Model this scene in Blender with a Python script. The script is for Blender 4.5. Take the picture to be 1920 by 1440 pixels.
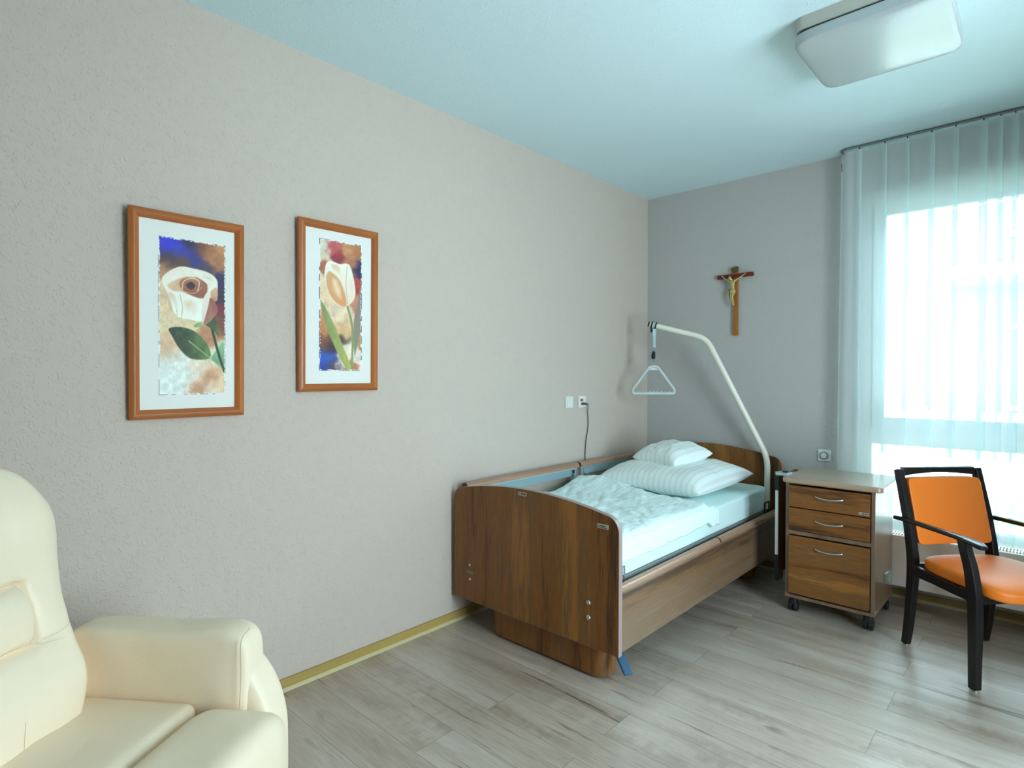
import bpy, bmesh, math, random
import numpy as np
from mathutils import Vector, Matrix, noise
R = math.radians
random.seed(4)

# ------------------------------------------------------------------ scene
for o in list(bpy.data.objects): bpy.data.objects.remove(o)
S = bpy.context.scene
COL = S.collection
S.view_settings.view_transform = 'Standard'
S.view_settings.look = 'None'
S.view_settings.gamma = 1
S.view_settings.use_curve_mapping = False
S.view_settings.exposure = 2.32
S.render.engine = 'CYCLES'
S.cycles.use_denoising = True
S.cycles.max_bounces = 14
S.cycles.diffuse_bounces = 8
S.cycles.transparent_max_bounces = 24
S.cycles.sample_clamp_indirect = 12
S.cycles.caustics_reflective = False
S.cycles.caustics_refractive = False

# camera (f = 1092 px on a 1920 px wide frame)
cam = bpy.data.cameras.new('camera'); camo = bpy.data.objects.new('camera', cam); COL.objects.link(camo)
cam.sensor_width = 36; cam.lens = 1092 / 1920 * 36; cam.clip_start = .02
camo.location = (2.44290, -4.25602, 1.37605)
camo.rotation_euler = (R(90 - 0.944), 0, R(42.935))
S.camera = camo

# sky: bright overcast, slightly cyan as in the photograph
W = bpy.data.worlds.new('sky'); S.world = W; W.use_nodes = True
nt = W.node_tree; nt.nodes.clear()
tc = nt.nodes.new('ShaderNodeTexCoord'); sx = nt.nodes.new('ShaderNodeSeparateXYZ')
rp = nt.nodes.new('ShaderNodeValToRGB'); bg = nt.nodes.new('ShaderNodeBackground'); wo = nt.nodes.new('ShaderNodeOutputWorld')
nt.links.new(tc.outputs['Generated'], sx.inputs[0]); nt.links.new(sx.outputs['Z'], rp.inputs[0])
nt.links.new(rp.outputs[0], bg.inputs[0]); nt.links.new(bg.outputs[0], wo.inputs[0])
rp.color_ramp.elements[0].position = 0.0; rp.color_ramp.elements[0].color = (.80, .93, 1.04, 1)
rp.color_ramp.elements[1].position = 0.9; rp.color_ramp.elements[1].color = (.74, .91, 1.08, 1)
bg.inputs[1].default_value = 4.2

# window portals: they only guide the sky light through the two openings
WX0, WX1, WZ0, WZ1 = 1.50, 3.60, 0.40, 2.54
def portal(loc, rot, sxx, syy):
    l = bpy.data.lights.new('window_daylight', 'AREA'); l.shape = 'RECTANGLE'; l.size = sxx; l.size_y = syy
    l.cycles.is_portal = True
    o = bpy.data.objects.new('window_daylight', l); COL.objects.link(o); o.location = loc; o.rotation_euler = rot
SY0, SY1, SZ0, SZ1 = -3.15, -1.85, .25, 2.5      # added second window, out of view, lights the room from the right-hand wall
portal((3.9 + .22, (SY0 + SY1) / 2, (SZ0 + SZ1) / 2), (0, R(90), 0), SZ1 - SZ0, SY1 - SY0)
portal(((WX0 + WX1) / 2, .36, (WZ0 + WZ1) / 2), (R(-90), 0, 0), WX1 - WX0, WZ1 - WZ0)

# ------------------------------------------------------------------ helpers
def tag(o, label=None, cat=None, group=None, kind=None):
    if label: o['label'] = label
    if cat: o['category'] = cat
    if group: o['group'] = group
    if kind: o['kind'] = kind
    return o
def thing(name, label, cat, loc=(0, 0, 0), rz=0, group=None):
    o = bpy.data.objects.new(name, None); COL.objects.link(o); o.empty_display_size = .1
    o.location = loc; o.rotation_euler = (0, 0, rz)
    return tag(o, label, cat, group)
def finish(name, bm, m, parent=None, smooth=None, bevel=0, world=False, subsurf=0, seg=2):
    me = bpy.data.meshes.new(name)
    bmesh.ops.recalc_face_normals(bm, faces=bm.faces)
    bm.to_mesh(me); bm.free()
    if smooth is not None:
        for p in me.polygons: p.use_smooth = True
        if smooth < 180: me.set_sharp_from_angle(angle=R(smooth))
    o = bpy.data.objects.new(name, me); COL.objects.link(o)
    if m: me.materials.append(m)
    if bevel:
        b = o.modifiers.new('bevel', 'BEVEL'); b.width = bevel; b.segments = seg; b.limit_method = 'ANGLE'; b.angle_limit = R(35)
    if subsurf:
        s = o.modifiers.new('sub', 'SUBSURF'); s.levels = s.render_levels = subsurf
    if parent:
        o.parent = parent
        if world:
            p = parent; M = Matrix.Identity(4)
            while p:
                M = Matrix.LocRotScale(p.location, p.rotation_euler, None) @ p.matrix_parent_inverse.copy() @ Matrix() if False else Matrix.LocRotScale(p.location, p.rotation_euler, None)
                break
            root = parent
            while root.parent: root = root.parent
            o.matrix_parent_inverse = Matrix.LocRotScale(root.location, root.rotation_euler, None).inverted() if parent is root else Matrix.Identity(4)
    return o
def NB(): return bmesh.new()
def box(bm, x0, x1, y0, y1, z0, z1):
    v = [bm.verts.new((x, y, z)) for z in (z0, z1) for y in (y0, y1) for x in (x0, x1)]
    for f in ((0, 1, 3, 2), (4, 6, 7, 5), (0, 4, 5, 1), (2, 3, 7, 6), (0, 2, 6, 4), (1, 5, 7, 3)):
        bm.faces.new([v[i] for i in f])
    return bm
def B(*a): return box(NB(), *a)
def prism(bm, pts, axis, lo, hi):
    def P(p, t):
        if axis == 'x': return (t, p[0], p[1])
        if axis == 'y': return (p[0], t, p[1])
        return (p[0], p[1], t)
    a = [bm.verts.new(P(p, lo)) for p in pts]; b = [bm.verts.new(P(p, hi)) for p in pts]
    n = len(pts)
    for i in range(n): bm.faces.new((a[i], a[(i + 1) % n], b[(i + 1) % n], b[i]))
    bm.faces.new(a[::-1]); bm.faces.new(b)
    return bm
def spline(pts, k=6):
    P = [Vector(p) for p in pts]; out = []
    for i in range(len(P) - 1):
        p0 = P[max(i - 1, 0)]; p1 = P[i]; p2 = P[i + 1]; p3 = P[min(i + 2, len(P) - 1)]
        for j in range(k):
            t = j / k
            out.append(.5 * ((2 * p1) + (p2 - p0) * t + (2 * p0 - 5 * p1 + 4 * p2 - p3) * t * t + (3 * p1 - p0 - 3 * p2 + p3) * t ** 3))
    out.append(P[-1]); return out
def fillet(pts, r, k=6):
    P = [Vector(p) for p in pts]; out = [P[0]]
    for i in range(1, len(P) - 1):
        a = (P[i - 1] - P[i]); b = (P[i + 1] - P[i]); d = min(r, a.length * .45, b.length * .45)
        A = P[i] + a.normalized() * d; Bv = P[i] + b.normalized() * d
        for j in range(k + 1):
            t = j / k; out.append(A.lerp(P[i], t).lerp(P[i].lerp(Bv, t), t))
    out.append(P[-1]); return out
def tube(bm, pts, r, segs=12, closed=False, sx=1, sy=1):
    P = [Vector(p) for p in pts]; n = len(P); rings = []
    up = Vector((0, 0, 1)); prev = None
    for i, p in enumerate(P):
        if closed: t = (P[(i + 1) % n] - P[i - 1]).normalized()
        else: t = (P[min(i + 1, n - 1)] - P[max(i - 1, 0)]).normalized()
        if prev is None:
            a = t.cross(up)
            if a.length < .05: a = t.cross(Vector((0, 1, 0)))
            a.normalize()
        else:
            a = (prev - t * prev.dot(t)).normalized()
        prev = a; b = t.cross(a)
        rr = r[i] if isinstance(r, (list, tuple)) else r
        rings.append([bm.verts.new(p + a * math.cos(2 * math.pi * j / segs) * rr * sx + b * math.sin(2 * math.pi * j / segs) * rr * sy) for j in range(segs)])
    m = n if closed else n - 1
    for i in range(m):
        A = rings[i]; Bq = rings[(i + 1) % n]
        for j in range(segs): bm.faces.new((A[j], A[(j + 1) % segs], Bq[(j + 1) % segs], Bq[j]))
    if not closed: bm.faces.new(rings[0][::-1]); bm.faces.new(rings[-1])
    return bm
def cyl(bm, c, r, h, axis='z', segs=20, r2=None):
    r2 = r if r2 is None else r2
    def P(a, rr, t):
        x, y = math.cos(a) * rr, math.sin(a) * rr
        return {'z': (c[0] + x, c[1] + y, c[2] + t), 'y': (c[0] + x, c[1] + t, c[2] + y), 'x': (c[0] + t, c[1] + x, c[2] + y)}[axis]
    a = [bm.verts.new(P(2 * math.pi * i / segs, r, 0)) for i in range(segs)]
    b = [bm.verts.new(P(2 * math.pi * i / segs, r2, h)) for i in range(segs)]
    for i in range(segs): bm.faces.new((a[i], a[(i + 1) % segs], b[(i + 1) % segs], b[i]))
    bm.faces.new(a[::-1]); bm.faces.new(b); return bm
def band(path, widths, lo, hi, axis):
    """bar whose side profile follows a path (a,z) with a width at each point, extruded over lo..hi on the cross axis"""
    P = spline([(p[0], p[1], 0) for p in path], 5)
    n = len(P); k = (n - 1) / (len(widths) - 1); L = []; Rr = []
    for i, p in enumerate(P):
        t = (P[min(i + 1, n - 1)] - P[max(i - 1, 0)]).normalized(); nn = Vector((-t.y, t.x, 0))
        f = i / k; j = min(int(f), len(widths) - 2); w = widths[j] + (widths[j + 1] - widths[j]) * (f - j)
        L.append(p + nn * w / 2); Rr.append(p - nn * w / 2)
    pts = [(p.x, p.y) for p in L] + [(p.x, p.y) for p in Rr[::-1]]
    return prism(NB(), pts, axis, lo, hi)
def softbox(x0, x1, y0, y1, z0, z1, e=5, n=22, fn=None):
    """rounded cushion: a subdivided cube pushed onto a superellipsoid"""
    bm = NB(); idx = {}
    c = Vector(((x0 + x1) / 2, (y0 + y1) / 2, (z0 + z1) / 2)); h = Vector(((x1 - x0) / 2, (y1 - y0) / 2, (z1 - z0) / 2))
    def V(p):
        k = (round(p[0], 5), round(p[1], 5), round(p[2], 5))
        if k not in idx:
            s = (abs(p[0]) ** e + abs(p[1]) ** e + abs(p[2]) ** e) ** (1 / e)
            u = Vector(p) / s
            q = Vector((c.x + u.x * h.x, c.y + u.y * h.y, c.z + u.z * h.z))
            if fn: q = fn(q, u)
            idx[k] = bm.verts.new(q)
        return idx[k]
    g = [-1 + 2 * i / n for i in range(n + 1)]
    for ax in range(3):
        for sgn in (-1, 1):
            for i in range(n):
                for j in range(n):
                    q = []
                    for a, b in ((g[i], g[j]), (g[i + 1], g[j]), (g[i + 1], g[j + 1]), (g[i], g[j + 1])):
                        p = [0, 0, 0]; p[ax] = sgn; p[(ax + 1) % 3] = a; p[(ax + 2) % 3] = b; q.append(V(p))
                    bm.faces.new(q)
    return bm
def bake(o):
    dg = bpy.context.evaluated_depsgraph_get(); me = bpy.data.meshes.new_from_object(o.evaluated_get(dg))
    o.modifiers.clear(); o.data = me; return o

# ------------------------------------------------------------------ materials
MATS = {}
def srgb(c):
    return tuple(((x / 255) / 12.92 if x / 255 <= .04045 else ((x / 255 + .055) / 1.055) ** 2.4) for x in c) + (1,)
def mat(name, col, rough=.5, metal=0, spec=.5, bump=0, bscale=100, var=0, vscale=3, sheen=0, coat=0):
    m = bpy.data.materials.new(name); m.use_nodes = True; N = m.node_tree.nodes; L = m.node_tree.links
    p = N['Principled BSDF']; p.inputs['Base Color'].default_value = srgb(col)
    p.inputs['Roughness'].default_value = rough; p.inputs['Metallic'].default_value = metal
    p.inputs['Specular IOR Level'].default_value = spec
    if coat: p.inputs['Coat Weight'].default_value = coat; p.inputs['Coat Roughness'].default_value = .15
    if sheen: p.inputs['Sheen Weight'].default_value = sheen
    t = N.new('ShaderNodeTexCoord')
    nz = N.new('ShaderNodeTexNoise'); nz.inputs['Scale'].default_value = vscale; nz.inputs['Detail'].default_value = 4
    L.new(t.outputs['Object'], nz.inputs['Vector'])
    mx = N.new('ShaderNodeMix'); mx.data_type = 'RGBA'
    d = max(var, .015)
    c = srgb(col); mx.inputs[6].default_value = tuple(x * (1 - d) for x in c[:3]) + (1,); mx.inputs[7].default_value = tuple(min(1, x * (1 + d)) for x in c[:3]) + (1,)
    L.new(nz.outputs['Fac'], mx.inputs[0]); L.new(mx.outputs[2], p.inputs['Base Color'])
    if bump:
        b = N.new('ShaderNodeBump'); b.inputs['Strength'].default_value = bump; b.inputs['Distance'].default_value = .002
        n2 = N.new('ShaderNodeTexNoise'); n2.inputs['Scale'].default_value = bscale; n2.inputs['Detail'].default_value = 3
        L.new(t.outputs['Object'], n2.inputs['Vector']); L.new(n2.outputs['Fac'], b.inputs['Height']); L.new(b.outputs[0], p.inputs['Normal'])
    return m
def woodmat(name, stops, along='z', rough=.45, spec=.4, bands=5.0, fine=70, bump=.15, coat=0):
    """stops: list of (pos, rgb). grain runs along the given axis"""
    m = bpy.data.materials.new(name); m.use_nodes = True; N = m.node_tree.nodes; L = m.node_tree.links
    p = N['Principled BSDF']; p.inputs['Roughness'].default_value = rough; p.inputs['Specular IOR Level'].default_value = spec
    p.inputs['Coat Weight'].default_value = coat; p.inputs['Coat Roughness'].default_value = .32
    t = N.new('ShaderNodeTexCoord')
    def nz(sc_across, sc_along, det, dist=0):
        mp = N.new('ShaderNodeMapping'); s = [sc_across] * 3; s['xyz'.index(along)] = sc_along; mp.inputs['Scale'].default_value = s
        n = N.new('ShaderNodeTexNoise'); n.inputs['Scale'].default_value = 1; n.inputs['Detail'].default_value = det; n.inputs['Distortion'].default_value = dist
        L.new(t.outputs['Object'], mp.inputs[0]); L.new(mp.outputs[0], n.inputs['Vector']); return n.outputs['Fac']
    def math_(op, a, b):
        q = N.new('ShaderNodeMath'); q.operation = op
        for i, x in enumerate((a, b)):
            if isinstance(x, (int, float)): q.inputs[i].default_value = x
            else: L.new(x, q.inputs[i])
        return q.outputs[0]
    big = nz(bands, bands * .05, 2, .3); mid = nz(bands * 5, bands * .3, 4, .5); fin = nz(fine * 3, fine * .12, 3)
    v = math_('ADD', math_('MULTIPLY', big, .55), math_('ADD', math_('MULTIPLY', mid, .3), math_('MULTIPLY', fin, .22)))
    r = N.new('ShaderNodeValToRGB'); L.new(v, r.inputs[0])
    e = r.color_ramp.elements
    while len(e) > 1: e.remove(e[-1])
    e[0].position = stops[0][0]; e[0].color = srgb(stops[0][1])
    for ps, c in stops[1:]:
        q = e.new(ps); q.color = srgb(c)
    L.new(r.outputs[0], p.inputs['Base Color'])
    b = N.new('ShaderNodeBump'); b.inputs['Strength'].default_value = bump; b.inputs['Distance'].default_value = .001
    L.new(fin, b.inputs['Height']); L.new(b.outputs[0], p.inputs['Normal'])
    return m
def oak(name, along, **k):
    return woodmat(name, [(.40, (66, 38, 18)), (.46, (98, 60, 26)), (.50, (134, 80, 30)), (.535, (112, 76, 40)), (.56, (142, 86, 32)), (.60, (106, 76, 46)), (.66, (156, 100, 42))], along, **k)
M_oak_z = oak('oak_vertical', 'z', rough=.42)
M_oak_y = woodmat('oak_lengthwise', [(.40, (84, 62, 46)), (.46, (112, 84, 60)), (.52, (136, 102, 70)), (.58, (120, 98, 78)), (.66, (150, 118, 84))], 'y', rough=.32, spec=.7, bands=9, coat=1)
M_oak_x = oak('oak_crosswise', 'x', rough=.42, bands=9)
M_edge = mat('edge_band', (158, 140, 136), .35)
M_rail = woodmat('handrail_wood', [(.3, (150, 112, 92)), (.7, (176, 138, 112))], 'y', rough=.28, spec=.6, bands=12)
M_railend = mat('handrail_end', (92, 48, 30), .4)
M_alu = mat('painted_aluminium', (186, 206, 208), .3, metal=.6)
M_alu2 = mat('rail_panel', (150, 178, 186), .35, metal=.25)
M_dark = mat('black_plastic', (22, 24, 30), .45)
M_steel = mat('brushed_steel', (190, 190, 185), .28, metal=1)
M_chrome = mat('chrome', (215, 220, 220), .15, metal=1)
M_whitepl = mat('white_plastic', (226, 226, 220), .35)
M_pole = mat('cream_pole', (232, 228, 212), .3, coat=.3)
M_grey = mat('grey_plastic', (150, 160, 158), .4)
M_strap = mat('grey_strap', (132, 140, 140), .8, bump=.4, bscale=600)
M_web = mat('pale_webbing', (172, 198, 200), .8)
M_grip = mat('pale_grey_grip', (190, 198, 196), .45)
M_blue = mat('slate_blue_rubber', (40, 82, 112), .5)
M_red = mat('red_plastic', (170, 30, 55), .4)
M_tagpl = mat('tag_plate', (178, 172, 160), .4)
M_tagdk = mat('tag_print', (40, 36, 34), .5)
M_greenpl = mat('olive_plate', (112, 116, 84), .5)
M_honey = woodmat('honey_baseboard', [(.35, (150, 124, 62)), (.65, (178, 150, 84))], 'y', rough=.4)
M_honeyx = woodmat('honey_baseboard_x', [(.35, (140, 112, 66)), (.65, (170, 140, 86))], 'x', rough=.4)
M_bead = mat('baseboard_lip', (196, 184, 140), .5)
M_cable = mat('grey_cable', (82, 88, 90), .5)
M_frame = woodmat('picture_frame_wood', [(.35, (150, 82, 34)), (.65, (182, 104, 46))], 'z', rough=.35, spec=.5, bands=20, fine=120)
M_framex = woodmat('picture_frame_wood_x', [(.35, (150, 82, 34)), (.65, (182, 104, 46))], 'y', rough=.35, spec=.5, bands=20, fine=120)
M_mat = mat('passepartout', (232, 230, 224), .7)
M_ebony = mat('ebony_stain', (13, 8, 10), .32, spec=.4, coat=.12)
M_orange = mat('orange_leatherette', (230, 118, 26), .42, bump=.15, bscale=900, spec=.4)
M_redwood = woodmat('mahogany', [(.35, (92, 26, 16)), (.65, (122, 40, 22))], 'x', bands=20)
M_crosswood = woodmat('cross_wood', [(.35, (140, 84, 30)), (.65, (172, 110, 44))], 'z', bands=20)
M_gilt = mat('old_gilt', (186, 170, 108), .45, metal=.15, var=.25, vscale=60)
M_gilt2 = mat('dark_gilt', (92, 76, 34), .55, metal=.2, var=.3, vscale=80)
M_frameW = mat('window_frame_white', (214, 222, 220), .35)
M_rad = mat('radiator_enamel', (240, 232, 222), .4)
M_railcur = mat('track_grey', (128, 136, 140), .4, metal=.5)
M_lampside = mat('lamp_housing', (190, 186, 176), .5)

def wallpaper(name, col, bump=.5, scale=75):
    m = bpy.data.materials.new(name); m.use_nodes = True; N = m.node_tree.nodes; L = m.node_tree.links
    p = N['Principled BSDF']; p.inputs['Base Color'].default_value = srgb(col); p.inputs['Roughness'].default_value = .85; p.inputs['Specular IOR Level'].default_value = .2
    t = N.new('ShaderNodeTexCoord')
    v = N.new('ShaderNodeTexVoronoi'); v.inputs['Scale'].default_value = scale; v.feature = 'SMOOTH_F1'; v.inputs['Randomness'].default_value = 1
    n0 = N.new('ShaderNodeTexNoise'); n0.inputs['Scale'].default_value = scale * .5; n0.inputs['Detail'].default_value = 3
    ad = N.new('ShaderNodeMix'); ad.data_type = 'RGBA'; ad.inputs[0].default_value = .06
    L.new(t.outputs['Object'], ad.inputs[6]); L.new(n0.outputs['Color'], ad.inputs[7]); L.new(ad.outputs[2], v.inputs['Vector'])
    L.new(t.outputs['Object'], n0.inputs['Vector'])
    r = N.new('ShaderNodeMapRange'); r.inputs[1].default_value = .15; r.inputs[2].default_value = .42; r.inputs[3].default_value = 1; r.inputs[4].default_value = 0
    L.new(v.outputs['Distance'], r.inputs[0])
    n1 = N.new('ShaderNodeTexNoise'); n1.inputs['Scale'].default_value = scale * .35
    L.new(t.outputs['Object'], n1.inputs['Vector'])
    r2 = N.new('ShaderNodeMapRange'); r2.inputs[1].default_value = .30; r2.inputs[2].default_value = .60; L.new(n1.outputs['Fac'], r2.inputs[0])
    ml = N.new('ShaderNodeMath'); ml.operation = 'MULTIPLY'; L.new(r.outputs[0], ml.inputs[0]); L.new(r2.outputs[0], ml.inputs[1])
    b = N.new('ShaderNodeBump'); b.inputs['Strength'].default_value = bump; b.inputs['Distance'].default_value = .0028
    L.new(ml.outputs[0], b.inputs['Height']); L.new(b.outputs[0], p.inputs['Normal'])
    return m
M_wallL = wallpaper('woodchip_beige', (200, 186, 175), .6)
M_wallW = wallpaper('woodchip_grey_white', (184, 181, 178), .5)
M_ceil = wallpaper('ceiling_white', (214, 235, 240), .35, 75)

def floormat():
    m = bpy.data.materials.new('vinyl_planks'); m.use_nodes = True; N = m.node_tree.nodes; L = m.node_tree.links
    p = N['Principled BSDF']; p.inputs['Roughness'].default_value = .36; p.inputs['Specular IOR Level'].default_value = .75; p.inputs['Coat Weight'].default_value = .6; p.inputs['Coat Roughness'].default_value = .25
    t = N.new('ShaderNodeTexCoord')
    br = N.new('ShaderNodeTexBrick'); br.inputs['Scale'].default_value = 1
    br.inputs['Brick Width'].default_value = 1.2; br.inputs['Row Height'].default_value = .185; br.inputs['Mortar Size'].default_value = .0012
    br.inputs['Mortar Smooth'].default_value = .3; br.offset = .37; br.inputs['Bias'].default_value = 0
    br.inputs['Color1'].default_value = (0, 0, 0, 1); br.inputs['Color2'].default_value = (1, 1, 1, 1); br.inputs['Mortar'].default_value = (.5, .5, .5, 1)
    L.new(t.outputs['Object'], br.inputs['Vector'])
    # shift the grain from plank to plank
    vm = N.new('ShaderNodeVectorMath'); vm.operation = 'MULTIPLY'; vm.inputs[1].default_value = (7.3, 13.7, 5.1)
    L.new(br.outputs['Color'], vm.inputs[0])
    va = N.new('ShaderNodeVectorMath'); va.operation = 'ADD'; L.new(t.outputs['Object'], va.inputs[0]); L.new(vm.outputs[0], va.inputs[1])
    def nz(sc, det, dist=0, rough=.5):
        mp = N.new('ShaderNodeMapping'); mp.inputs['Scale'].default_value = sc
        n = N.new('ShaderNodeTexNoise'); n.inputs['Scale'].default_value = 1; n.inputs['Detail'].default_value = det; n.inputs['Distortion'].default_value = dist; n.inputs['Roughness'].default_value = rough
        L.new(va.outputs[0], mp.inputs[0]); L.new(mp.outputs[0], n.inputs['Vector']); return n.outputs['Fac']
    def M(op, a, b, c=None):
        q = N.new('ShaderNodeMath'); q.operation = op
        for i, x in enumerate((a, b, c)):
            if x is None: continue
            if isinstance(x, (int, float)): q.inputs[i].default_value = x
            else: L.new(x, q.inputs[i])
        return q.outputs[0]
    big = nz((.9, 6.5, 9), 4, .8); fine = nz((9, 130, 20), 5, .3, .7)
    # curved growth rings
    mp = N.new('ShaderNodeMapping'); mp.inputs['Scale'].default_value = (9, 1, 1); L.new(va.outputs[0], mp.inputs[0])
    wv = N.new('ShaderNodeTexWave'); wv.wave_type = 'RINGS'; wv.inputs['Scale'].default_value = 2.4; wv.inputs['Distortion'].default_value = 4; wv.inputs['Detail'].default_value = 3; wv.inputs['Detail Scale'].default_value = 1.2
    L.new(mp.outputs[0], wv.inputs[0])
    msk = nz((.9, 4, 4), 2); mk = N.new('ShaderNodeMapRange'); mk.inputs[1].default_value = .50; mk.inputs[2].default_value = .62; L.new(msk, mk.inputs[0])
    ring = M('MULTIPLY', wv.outputs['Fac'], mk.outputs[0])
    v = M('ADD', M('ADD', M('MULTIPLY', big, .40), .135), M('MULTIPLY', fine, .33)); v = M('ADD', v, M('MULTIPLY', ring, -.075))
    bsep = N.new('ShaderNodeSeparateColor'); L.new(br.outputs['Color'], bsep.inputs[0])
    v = M('ADD', v, M('MULTIPLY', M('SUBTRACT', bsep.outputs[0], .5), .05))
    # dark cracks and knots
    ck = nz((1.0, 22, 10), 3, 1.2); cr = N.new('ShaderNodeMapRange'); cr.inputs[1].default_value = .29; cr.inputs[2].default_value = .35; cr.inputs[3].default_value = 1; cr.inputs[4].default_value = 0; L.new(ck, cr.inputs[0])
    kn = nz((3.2, 7, 5), 2, .8); kr = N.new('ShaderNodeMapRange'); kr.inputs[1].default_value = .22; kr.inputs[2].default_value = .30; kr.inputs[3].default_value = 1; kr.inputs[4].default_value = 0; L.new(kn, kr.inputs[0])
    v = M('SUBTRACT', v, M('MULTIPLY', cr.outputs[0], .2)); v = M('SUBTRACT', v, M('MULTIPLY', kr.outputs[0], .18))
    r = N.new('ShaderNodeValToRGB'); L.new(v, r.inputs[0]); e = r.color_ramp.elements
    e[0].position = .16; e[0].color = srgb((92, 74, 66)); e[1].position = .78; e[1].color = srgb((220, 214, 206))
    q = e.new(.34); q.color = srgb((146, 128, 112)); q = e.new(.5); q.color = srgb((182, 166, 150)); q = e.new(.62); q.color = srgb((200, 190, 178))
    mx = N.new('ShaderNodeMix'); mx.data_type = 'RGBA'; mx.inputs[7].default_value = srgb((96, 84, 76))
    L.new(M('MULTIPLY', br.outputs['Fac'], .75), mx.inputs[0]); L.new(r.outputs[0], mx.inputs[6]); L.new(mx.outputs[2], p.inputs['Base Color'])
    b = N.new('ShaderNodeBump'); b.inputs['Strength'].default_value = .25; b.inputs['Distance'].default_value = .001
    L.new(M('SUBTRACT', fine, br.outputs['Fac']), b.inputs['Height']); L.new(b.outputs[0], p.inputs['Normal'])
    rr = N.new('ShaderNodeMapRange'); rr.inputs[3].default_value = .30; rr.inputs[4].default_value = .46; L.new(fine, rr.inputs[0]); L.new(rr.outputs[0], p.inputs['Roughness'])
    return m
M_floor = floormat()

def linen(name, col, col2, axis, pitch, duty=.5, bump=.35):
    """white damask: soft satin stripes across the given object axis"""
    m = bpy.data.materials.new(name); m.use_nodes = True; N = m.node_tree.nodes; L = m.node_tree.links
    p = N['Principled BSDF']; p.inputs['Roughness'].default_value = .75; p.inputs['Specular IOR Level'].default_value = .25
    p.inputs['Sheen Weight'].default_value = .15
    t = N.new('ShaderNodeTexCoord'); s = N.new('ShaderNodeSeparateXYZ')
    src = t.outputs['UV'] if axis in 'uv' else t.outputs['Object']
    L.new(src, s.inputs[0])
    a = N.new('ShaderNodeMath'); a.operation = 'MULTIPLY'; a.inputs[1].default_value = 2 * math.pi / pitch; L.new(s.outputs[{'x': 0, 'y': 1, 'z': 2, 'u': 0, 'v': 1}[axis]], a.inputs[0])
    c = N.new('ShaderNodeMath'); c.operation = 'SINE'; L.new(a.outputs[0], c.inputs[0])
    r = N.new('ShaderNodeMapRange'); r.inputs[1].default_value = duty - .25; r.inputs[2].default_value = duty + .25; L.new(c.outputs[0], r.inputs[0])
    mx = N.new('ShaderNodeMix'); mx.data_type = 'RGBA'; mx.inputs[6].default_value = srgb(col); mx.inputs[7].default_value = srgb(col2)
    L.new(r.outputs[0], mx.inputs[0]); L.new(mx.outputs[2], p.inputs['Base Color'])
    n = N.new('ShaderNodeTexNoise'); n.inputs['Scale'].default_value = 16; n.inputs['Detail'].default_value = 3; n.inputs['Distortion'].default_value = 1
    L.new(t.outputs['Object'], n.inputs['Vector'])
    b = N.new('ShaderNodeBump'); b.inputs['Strength'].default_value = bump; b.inputs['Distance'].default_value = .008; L.new(n.outputs['Fac'], b.inputs['Height']); L.new(b.outputs[0], p.inputs['Normal'])
    return m
M_duvet = linen('duvet_damask', (226, 246, 244), (216, 236, 236), 'x', .030, .55)
M_pillow = linen('pillow_damask', (232, 242, 240), (220, 226, 224), 'u', .040, .7, .25)
M_sheet = mat('fitted_sheet', (216, 242, 242), .8, bump=.3, bscale=14, sheen=.1)

def leather():
    m = mat('cream_leather', (240, 222, 196), .4, bump=.25, bscale=260, var=.05, vscale=3, spec=.4)
    return m
M_leather = leather()
M_seam = mat('seam_thread', (206, 184, 152), .7)

def glassmat():
    m = bpy.data.materials.new('window_glass'); m.use_nodes = True; N = m.node_tree.nodes; L = m.node_tree.links; N.clear()
    o = N.new('ShaderNodeOutputMaterial'); t = N.new('ShaderNodeBsdfTransparent'); t.inputs[0].default_value = (.93, .97, .96, 1)
    g = N.new('ShaderNodeBsdfGlossy'); g.inputs['Roughness'].default_value = .02; f = N.new('ShaderNodeFresnel'); f.inputs[0].default_value = 1.3
    x = N.new('ShaderNodeMixShader'); L.new(f.outputs[0], x.inputs[0]); L.new(t.outputs[0], x.inputs[1]); L.new(g.outputs[0], x.inputs[2]); L.new(x.outputs[0], o.inputs[0])
    return m
M_glass = glassmat()
def sheer():
    m = bpy.data.materials.new('sheer_voile'); m.use_nodes = True; N = m.node_tree.nodes; L = m.node_tree.links; N.clear()
    o = N.new('ShaderNodeOutputMaterial'); t = N.new('ShaderNodeBsdfTransparent'); t.inputs[0].default_value = (.94, 1, 1, 1)
    tl = N.new('ShaderNodeBsdfTranslucent'); tl.inputs[0].default_value = (.64, .74, .75, 1)
    d = N.new('ShaderNodeBsdfDiffuse'); d.inputs[0].default_value = (.96, .99, 1, 1)
    a = N.new('ShaderNodeMixShader'); a.inputs[0].default_value = .62; L.new(tl.outputs[0], a.inputs[1]); L.new(d.outputs[0], a.inputs[2])
    w = N.new('ShaderNodeTexWave'); w.inputs['Scale'].default_value = 180; w.bands_direction = 'Z'; tc = N.new('ShaderNodeTexCoord'); L.new(tc.outputs['Object'], w.inputs[0])
    r = N.new('ShaderNodeMapRange'); r.inputs[3].default_value = .40; r.inputs[4].default_value = .47; L.new(w.outputs['Fac'], r.inputs[0])
    x = N.new('ShaderNodeMixShader'); L.new(r.outputs[0], x.inputs[0]); L.new(t.outputs[0], x.inputs[1]); L.new(a.outputs[0], x.inputs[2]); L.new(x.outputs[0], o.inputs[0])
    return m
M_sheer = sheer()
def opal():
    m = mat('opal_glass', (172, 180, 180), .22, spec=.5)
    m.node_tree.nodes['Principled BSDF'].inputs['Subsurface Weight'].default_value = .0
    return m
M_opal = opal()

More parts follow.
